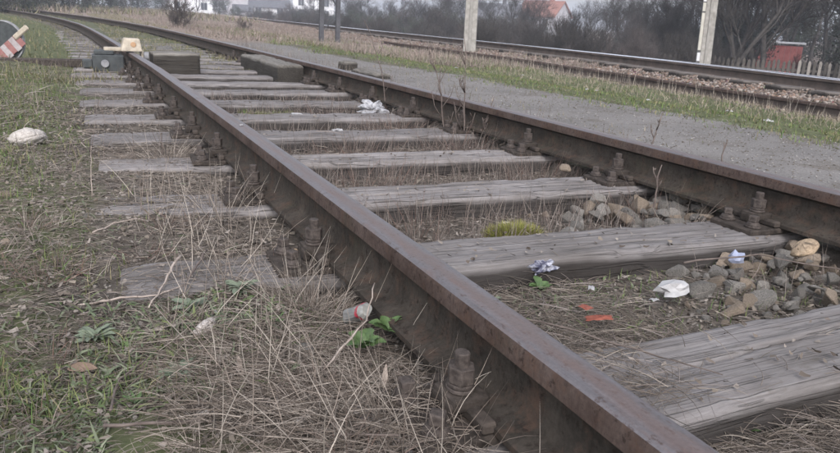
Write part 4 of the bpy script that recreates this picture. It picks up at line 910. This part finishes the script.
# ------------------------------------------------------------------ trees
def tree_mesh(seed, H, spread, trunk_r, levels=4, kids=5, multi=1, tw=.004, up=.35, mat=M_bark):
    rnd = random.Random(seed); segs = []; tr = []
    def branch(p, d, L, r, lev, out):
        n = 4 if lev < 2 else 3; pts = [p.copy()]; q = p.copy(); dd = d.copy()
        for i in range(n):
            dd = (dd+Vector((rnd.gauss(0, .16), rnd.gauss(0, .16), rnd.gauss(.03, .12)+up*.12))).normalized(); q = q+dd*L/n; pts.append(q.copy())
        r1 = max(tw*.6, r*.45); out.append((pts, [r+(r1-r)*i/n for i in range(n+1)], lev))
        if lev >= levels: return
        nk = kids+rnd.randint(-1, 1)+(2 if lev >= levels-2 else 0)
        for k in range(nk):
            t = rnd.uniform(.25 if lev else .3, 1.); i = min(n-1, int(t*n)); b0 = pts[i].lerp(pts[i+1], t*n-i)
            a_ = rnd.uniform(0, 6.28); side = dd.orthogonal().normalized(); side = (Matrix.Rotation(a_, 3, dd) @ side)
            nd = (dd*rnd.uniform(.5, .9)+side*rnd.uniform(.5, 1.)*spread+Vector((0, 0, up*.5))).normalized()
            branch(b0, nd, L*rnd.uniform(.45, .72), max(tw, r*rnd.uniform(.35, .55)), lev+1, out)
    for m_ in range(multi):
        a_ = rnd.uniform(0, 6.28); ln = .0 if multi == 1 else rnd.uniform(.15, .8)
        branch(Vector((math.cos(a_)*.25*(multi > 1), math.sin(a_)*.1*(multi > 1), -.15)), Vector((math.cos(a_)*ln, math.sin(a_)*ln, 1)).normalized(), H*(.55 if multi == 1 else rnd.uniform(.45, .7)), trunk_r, 0, segs)
    top = max(p.z for s_ in segs for p in s_[0]); kf = H/top
    segs[:] = [([p*kf for p in a0], b0_, c0) for a0, b0_, c0 in segs]
    def build(lst, name):
        V = []; Fq = []; b0 = 0
        for pts, rad, lev in lst:
            k = 5 if lev == 0 else 3
            for i, p in enumerate(pts):
                t = (pts[min(i+1, len(pts)-1)]-pts[max(i-1, 0)]).normalized(); a1 = t.orthogonal().normalized(); a2 = t.cross(a1)
                for j in range(k): c_ = 2*PI*j/k; V.append(p+(a1*math.cos(c_)+a2*math.sin(c_))*rad[i])
            for i in range(len(pts)-1):
                for j in range(k): Fq.append((b0+i*k+j, b0+i*k+(j+1) % k, b0+(i+1)*k+(j+1) % k, b0+(i+1)*k+j))
            b0 += len(pts)*k
        return mesh_np(name, [tuple(x) for x in V], Fq, [mat], smooth=True)
    return build([s for s in segs if s[2] == 0], 'trunk'), build([s for s in segs if s[2] > 0], 'branches')
TREES = [tree_mesh(200+i, 8, .9, .11, 4, 6, 1, .007, .3, M_bark) for i in range(4)]
SHRUBS = [tree_mesh(300+i, 2.0, .8, .018, 3, 6, 9, .0035, .45, M_bark_b if i % 2 else M_bark) for i in range(6)]
SMALL = [tree_mesh(400+i, 1.0, .8, .012, 3, 5, 6, .0028, .4, M_bark_b) for i in range(2)]
def plant(pair, x, y, z, s, name, label, cat, group=None, rz=None):
    o = empty(name, (x, y, z), random.uniform(0, 6.28) if rz is None else rz); o.scale = (s,)*3; tag(o, label, cat, group)
    link('trunk' if cat == 'tree' else 'stems', pair[0], o); link('branches', pair[1], o); return o
def at(px, depth):      # direction of a column of the view at horizon height, as ground position
    q = (px-420)/f_px; d = F0*1.0 + R0*q*1.04; return cam_loc.x+d.x*depth, cam_loc.y+d.y*depth
rt = random.Random(11)
def where(x, y):
    px = 420+720.76*math.tan(math.atan2(x-cam_loc.x, y-cam_loc.y)-yaw)
    for lim, txt in ((90, 'in the top left corner'), (250, 'above the derailer and the timber beam'), (318, 'just left of the steel posts'), (345, 'behind the steel posts'), (452, 'between the steel posts and the nearer concrete pole'), (485, 'behind the nearer concrete pole'), (575, 'around the red roofed house'), (640, 'in the middle between the two concrete poles'), (690, 'just left of the marked pole'), (720, 'behind the marked pole'), (752, 'just right of the marked pole'), (800, 'around the red shed')):
        if px < lim: return txt
    return 'at the right edge'
# big bare trees right of the marked pole and beside
for i, (px, d, s) in enumerate([(712, 24, .95), (722, 27, 1.0), (728, 25, 1.05), (745, 42, 1.2), (690, 30, .8), (812, 30, 1.05), (820, 24, .9), (640, 44, .45), (626, 30, .33), (610, 50, .5), (785, 36, 1.1), (722, 40, 1.0), (700, 26, .8), (724, 29, .9), (757, 40, 1.1), (808, 26, 1.0), (835, 28, 1.1), (775, 45, 1.2), (680, 36, .6), (702, 23, .8), (655, 34, .5), (640, 30, .42), (622, 38, .5), (600, 42, .52), (584, 46, .5), (668, 40, .62), (610, 60, .75), (648, 60, .8), (830, 32, 1.1), (790, 50, 1.3)]):
    x, y = at(px, d); plant(TREES[i % 4], x, y, -1.3, s, 'bare_tree', ('slender' if s < .6 else 'tall')+(' near' if d < 31 else ' distant')+' leafless tree '+where(x, y), 'tree', 'bare trees right of the marked pole')
for i, (px, d, s) in enumerate([(345, 90, .6), (372, 82, .45), (395, 86, .5), (440, 72, .6), (310, 115, .8), (330, 130, .9), (455, 60, .55), (480, 70, .6), (505, 64, .45), (583, 70, .6), (524, 60, .55), (566, 58, .5), (492, 50, .55), (512, 52, .5), (360, 60, .5), (408, 56, .45), (428, 60, .55), (385, 64, .5), (222, 120, .9), (205, 100, .7)]):
    x, y = at(px, d); plant(TREES[(i+1) % 4], x, y, -1.2, s, 'bare_tree', ('slim' if s < .56 else 'broad')+(' hazy' if d > 75 else '')+' leafless tree '+where(x, y), 'tree', 'bare trees in the hazy distance')
# scrub belt
k = 0
for row, (off, n_, h) in enumerate([(3.4, 38, .70), (5.2, 40, .95), (8.0, 38, 1.15), (12.5, 38, 1.4)]):
    for i in range(n_):
        t = (i+rt.random())/n_; y = 9+t*t*95; x = float(far_x(y))+off+rt.uniform(-.9, .9)+t*2
        if y > 60 and row > 1 and rt.random() < .5: continue
        zz = float(gbase(np.array([x]), np.array([y]))[0]); s = h*rt.uniform(.5, 1.15)*(1+.12*t)
        az = math.degrees(math.atan2(x-cam_loc.x, y-cam_loc.y))
        if 47.4 < az < 57 and y < 32: continue
        dark = az > 44

        plant(SHRUBS[(k*2) % 6 if dark else k % 6], x, y, zz-.05, s, 'bare_shrub', ['low twiggy shrub in the front row, ', 'leafless shrub in the second row, ', 'taller bare shrub in the third row, ', 'tallest bare shrub in the back row, '][row]+where(x, y), 'shrub', 'scrub belt behind the raised track'); k += 1
plant(SMALL[0], 1.75, 20.3, -.15, 1.15, 'bare_shrub', 'small bare shrub beside the curving right rail at the upper left', 'shrub')
plant(SMALL[1], 4.2, 23, -.2, .5, 'bare_shrub', 'tiny bare shrub in the dry grass left of the steel posts', 'shrub')
x_, y_ = at(772, 27); plant(SHRUBS[2], x_, y_, -1.25, .62, 'bare_shrub', 'bare shrub whose twigs cross in front of the red shed', 'shrub')
x_, y_ = at(789, 28); plant(SHRUBS[0], x_, y_, -1.25, .5, 'bare_shrub', 'lower bare shrub before the right half of the red shed', 'shrub')
# evergreens
M_ever = colmat('evergreen_leaf', .6, .3)
def ever_mesh(seed, R_, H, n, ls, pal):
    r_ = np.random.default_rng(seed); nc = 60
    cc = r_.normal(size=(nc, 3)); cc /= np.linalg.norm(cc, axis=1)[:, None]; cc *= (r_.random((nc, 1))**.4)*np.array([[R_, R_, H*.46]]); cc[:, 2] += H*.5
    cs = r_.uniform(.18, .42, nc)*R_; ci = r_.integers(0, nc, n); d = r_.normal(size=(n, 3)); d /= np.linalg.norm(d, axis=1)[:, None]
    p = cc[ci]+d*(cs[ci]*r_.random(n)**.5)[:, None]; p[:, 2] = np.maximum(p[:, 2], .02)
    a = r_.normal(size=(n, 3)); a /= np.linalg.norm(a, axis=1)[:, None]; b = np.cross(a, r_.normal(size=(n, 3))); b /= np.linalg.norm(b, axis=1)[:, None]
    s = r_.uniform(.6, 1.3, n)[:, None]*ls; V = np.stack([p-a*s, p+b*s*.45, p+a*s, p-b*s*.45], 1)
    pal = np.array(pal); tone = pal[r_.integers(0, len(pal), nc)][ci]*r_.uniform(.75, 1.25, (n, 1))
    return mesh_np('foliage', V.reshape(-1, 3), np.arange(n*4).reshape(-1, 4), [M_ever], col=np.repeat(tone, 4, 0))
DK = [(.03, .04, .032), (.045, .055, .04), (.06, .065, .05), (.05, .045, .04)]
EV = [ever_mesh(i, 1.5, 3.2, 6500, .06, DK) for i in range(3)]
stem = MB(); stem.tube([(0, 0, -.2), (.05, .03, 1.2), (-.05, 0, 2.4)], [.1, .07, .02], 6); stem_me = stem.mesh('trunk', [M_bark])
def ever(x, y, z, s, label, group=None, sc=None):
    o = empty('evergreen_shrub', (x, y, z), random.uniform(0, 6.28)); o.scale = sc or (s,)*3; tag(o, label, 'shrub', group)
    link('foliage', random.choice(EV), o); link('trunk', stem_me, o); return o
for i, (px, d, s) in enumerate([(831, 24, .88), (852, 22, .95), (868, 20, 1.0), (878, 21, 1.1), (842, 30, 1.25), (866, 27, 1.3), (836, 40, 1.0)]):
    x, y = at(px, d); ever(x, y, -1.3, s, 'dark dense evergreen shrub at the right edge behind the raised track', 'evergreens at the right edge')
for i, (px, d, s) in enumerate([(665, 34, .62), (640, 40, .6), (705, 34, .85), (650, 46, .8), (626, 52, .7), (600, 56, .6), (672, 30, .55), (712, 30, .8), (700, 38, .95), (715, 44, 1.2), (800, 48, 1.3), (765, 48, 1.3), (705, 32, .6), (748, 44, 1.1), (690, 44, .9)]):
    x, y = at(px, d); ever(x, y, -1.3, s, ('small' if s < .7 else 'large')+(' near' if d < 38 else ' distant')+' evergreen shrub '+where(x, y), 'evergreens around the marked pole')
for i, (px, d, s) in enumerate([(345, 52, .62), (360, 50, .60), (385, 47, .58), (408, 44, .55), (432, 46, .66), (352, 62, .70), (378, 58, .66), (400, 60, .66), (450, 50, .7), (465, 44, .62), (490, 56, .72), (508, 58, .74), (478, 48, .66), (522, 60, .66), (240, 90, .7), (262, 95, .55), (300, 85, .62), (318, 80, .66), (332, 75, .66)]):
    x, y = at(px, d); ever(x, y, -1.2, s, ('low' if s < .62 else 'tall')+(' distant' if d > 57 else '')+' dark hedge bush '+where(x, y), 'hedge behind the steel posts')
for i, (px, d, s) in enumerate([(-20, 38, 1.2), (5, 45, 1.3), (30, 50, 1.4), (55, 56, 1.3), (80, 60, 1.3), (105, 70, 1.4), (128, 75, 1.2), (10, 34, .9), (42, 40, 1.0), (70, 46, 1.0), (100, 52, 1.0), (125, 60, 1.1), (150, 80, 1.2), (172, 90, 1.0), (-40, 35, 1.3), (225, 100, 1.0)]):
    x, y = at(px, d); ever(x, y, -.3, s, 'dark bush in the hazy row across the top left corner', 'bushes across the top left')
for i, (px, d, s) in enumerate([(15, 60, 1.1), (50, 66, 1.2), (95, 75, 1.2), (140, 90, 1.2), (-30, 50, 1.1)]):
    x, y = at(px, d); plant(TREES[i % 4], x, y, -.3, s, 'bare_tree', 'leafless tree above the dark bushes in the top left corner', 'tree', 'bare trees at the top left')

# ------------------------------------------------------------------ air
b = MB(); b.box((-300, -100, -3.2), (480, 490, 13)); hm = b.mesh('haze', [])
mh = bpy.data.materials.new('haze_air'); mh.use_nodes = True; t_ = mh.node_tree; t_.nodes.clear()
pv = t_.nodes.new('ShaderNodeVolumePrincipled'); pv.inputs['Color'].default_value = (.84, .89, 1, 1); pv.inputs['Density'].default_value = .0018; pv.inputs['Anisotropy'].default_value = .2
oo = t_.nodes.new('ShaderNodeOutputMaterial'); t_.links.new(pv.outputs[0], oo.inputs['Volume']); hm.materials.append(mh)
tag(link('haze', hm), 'thin blue evening haze over the tracks', None, None, 'stuff')
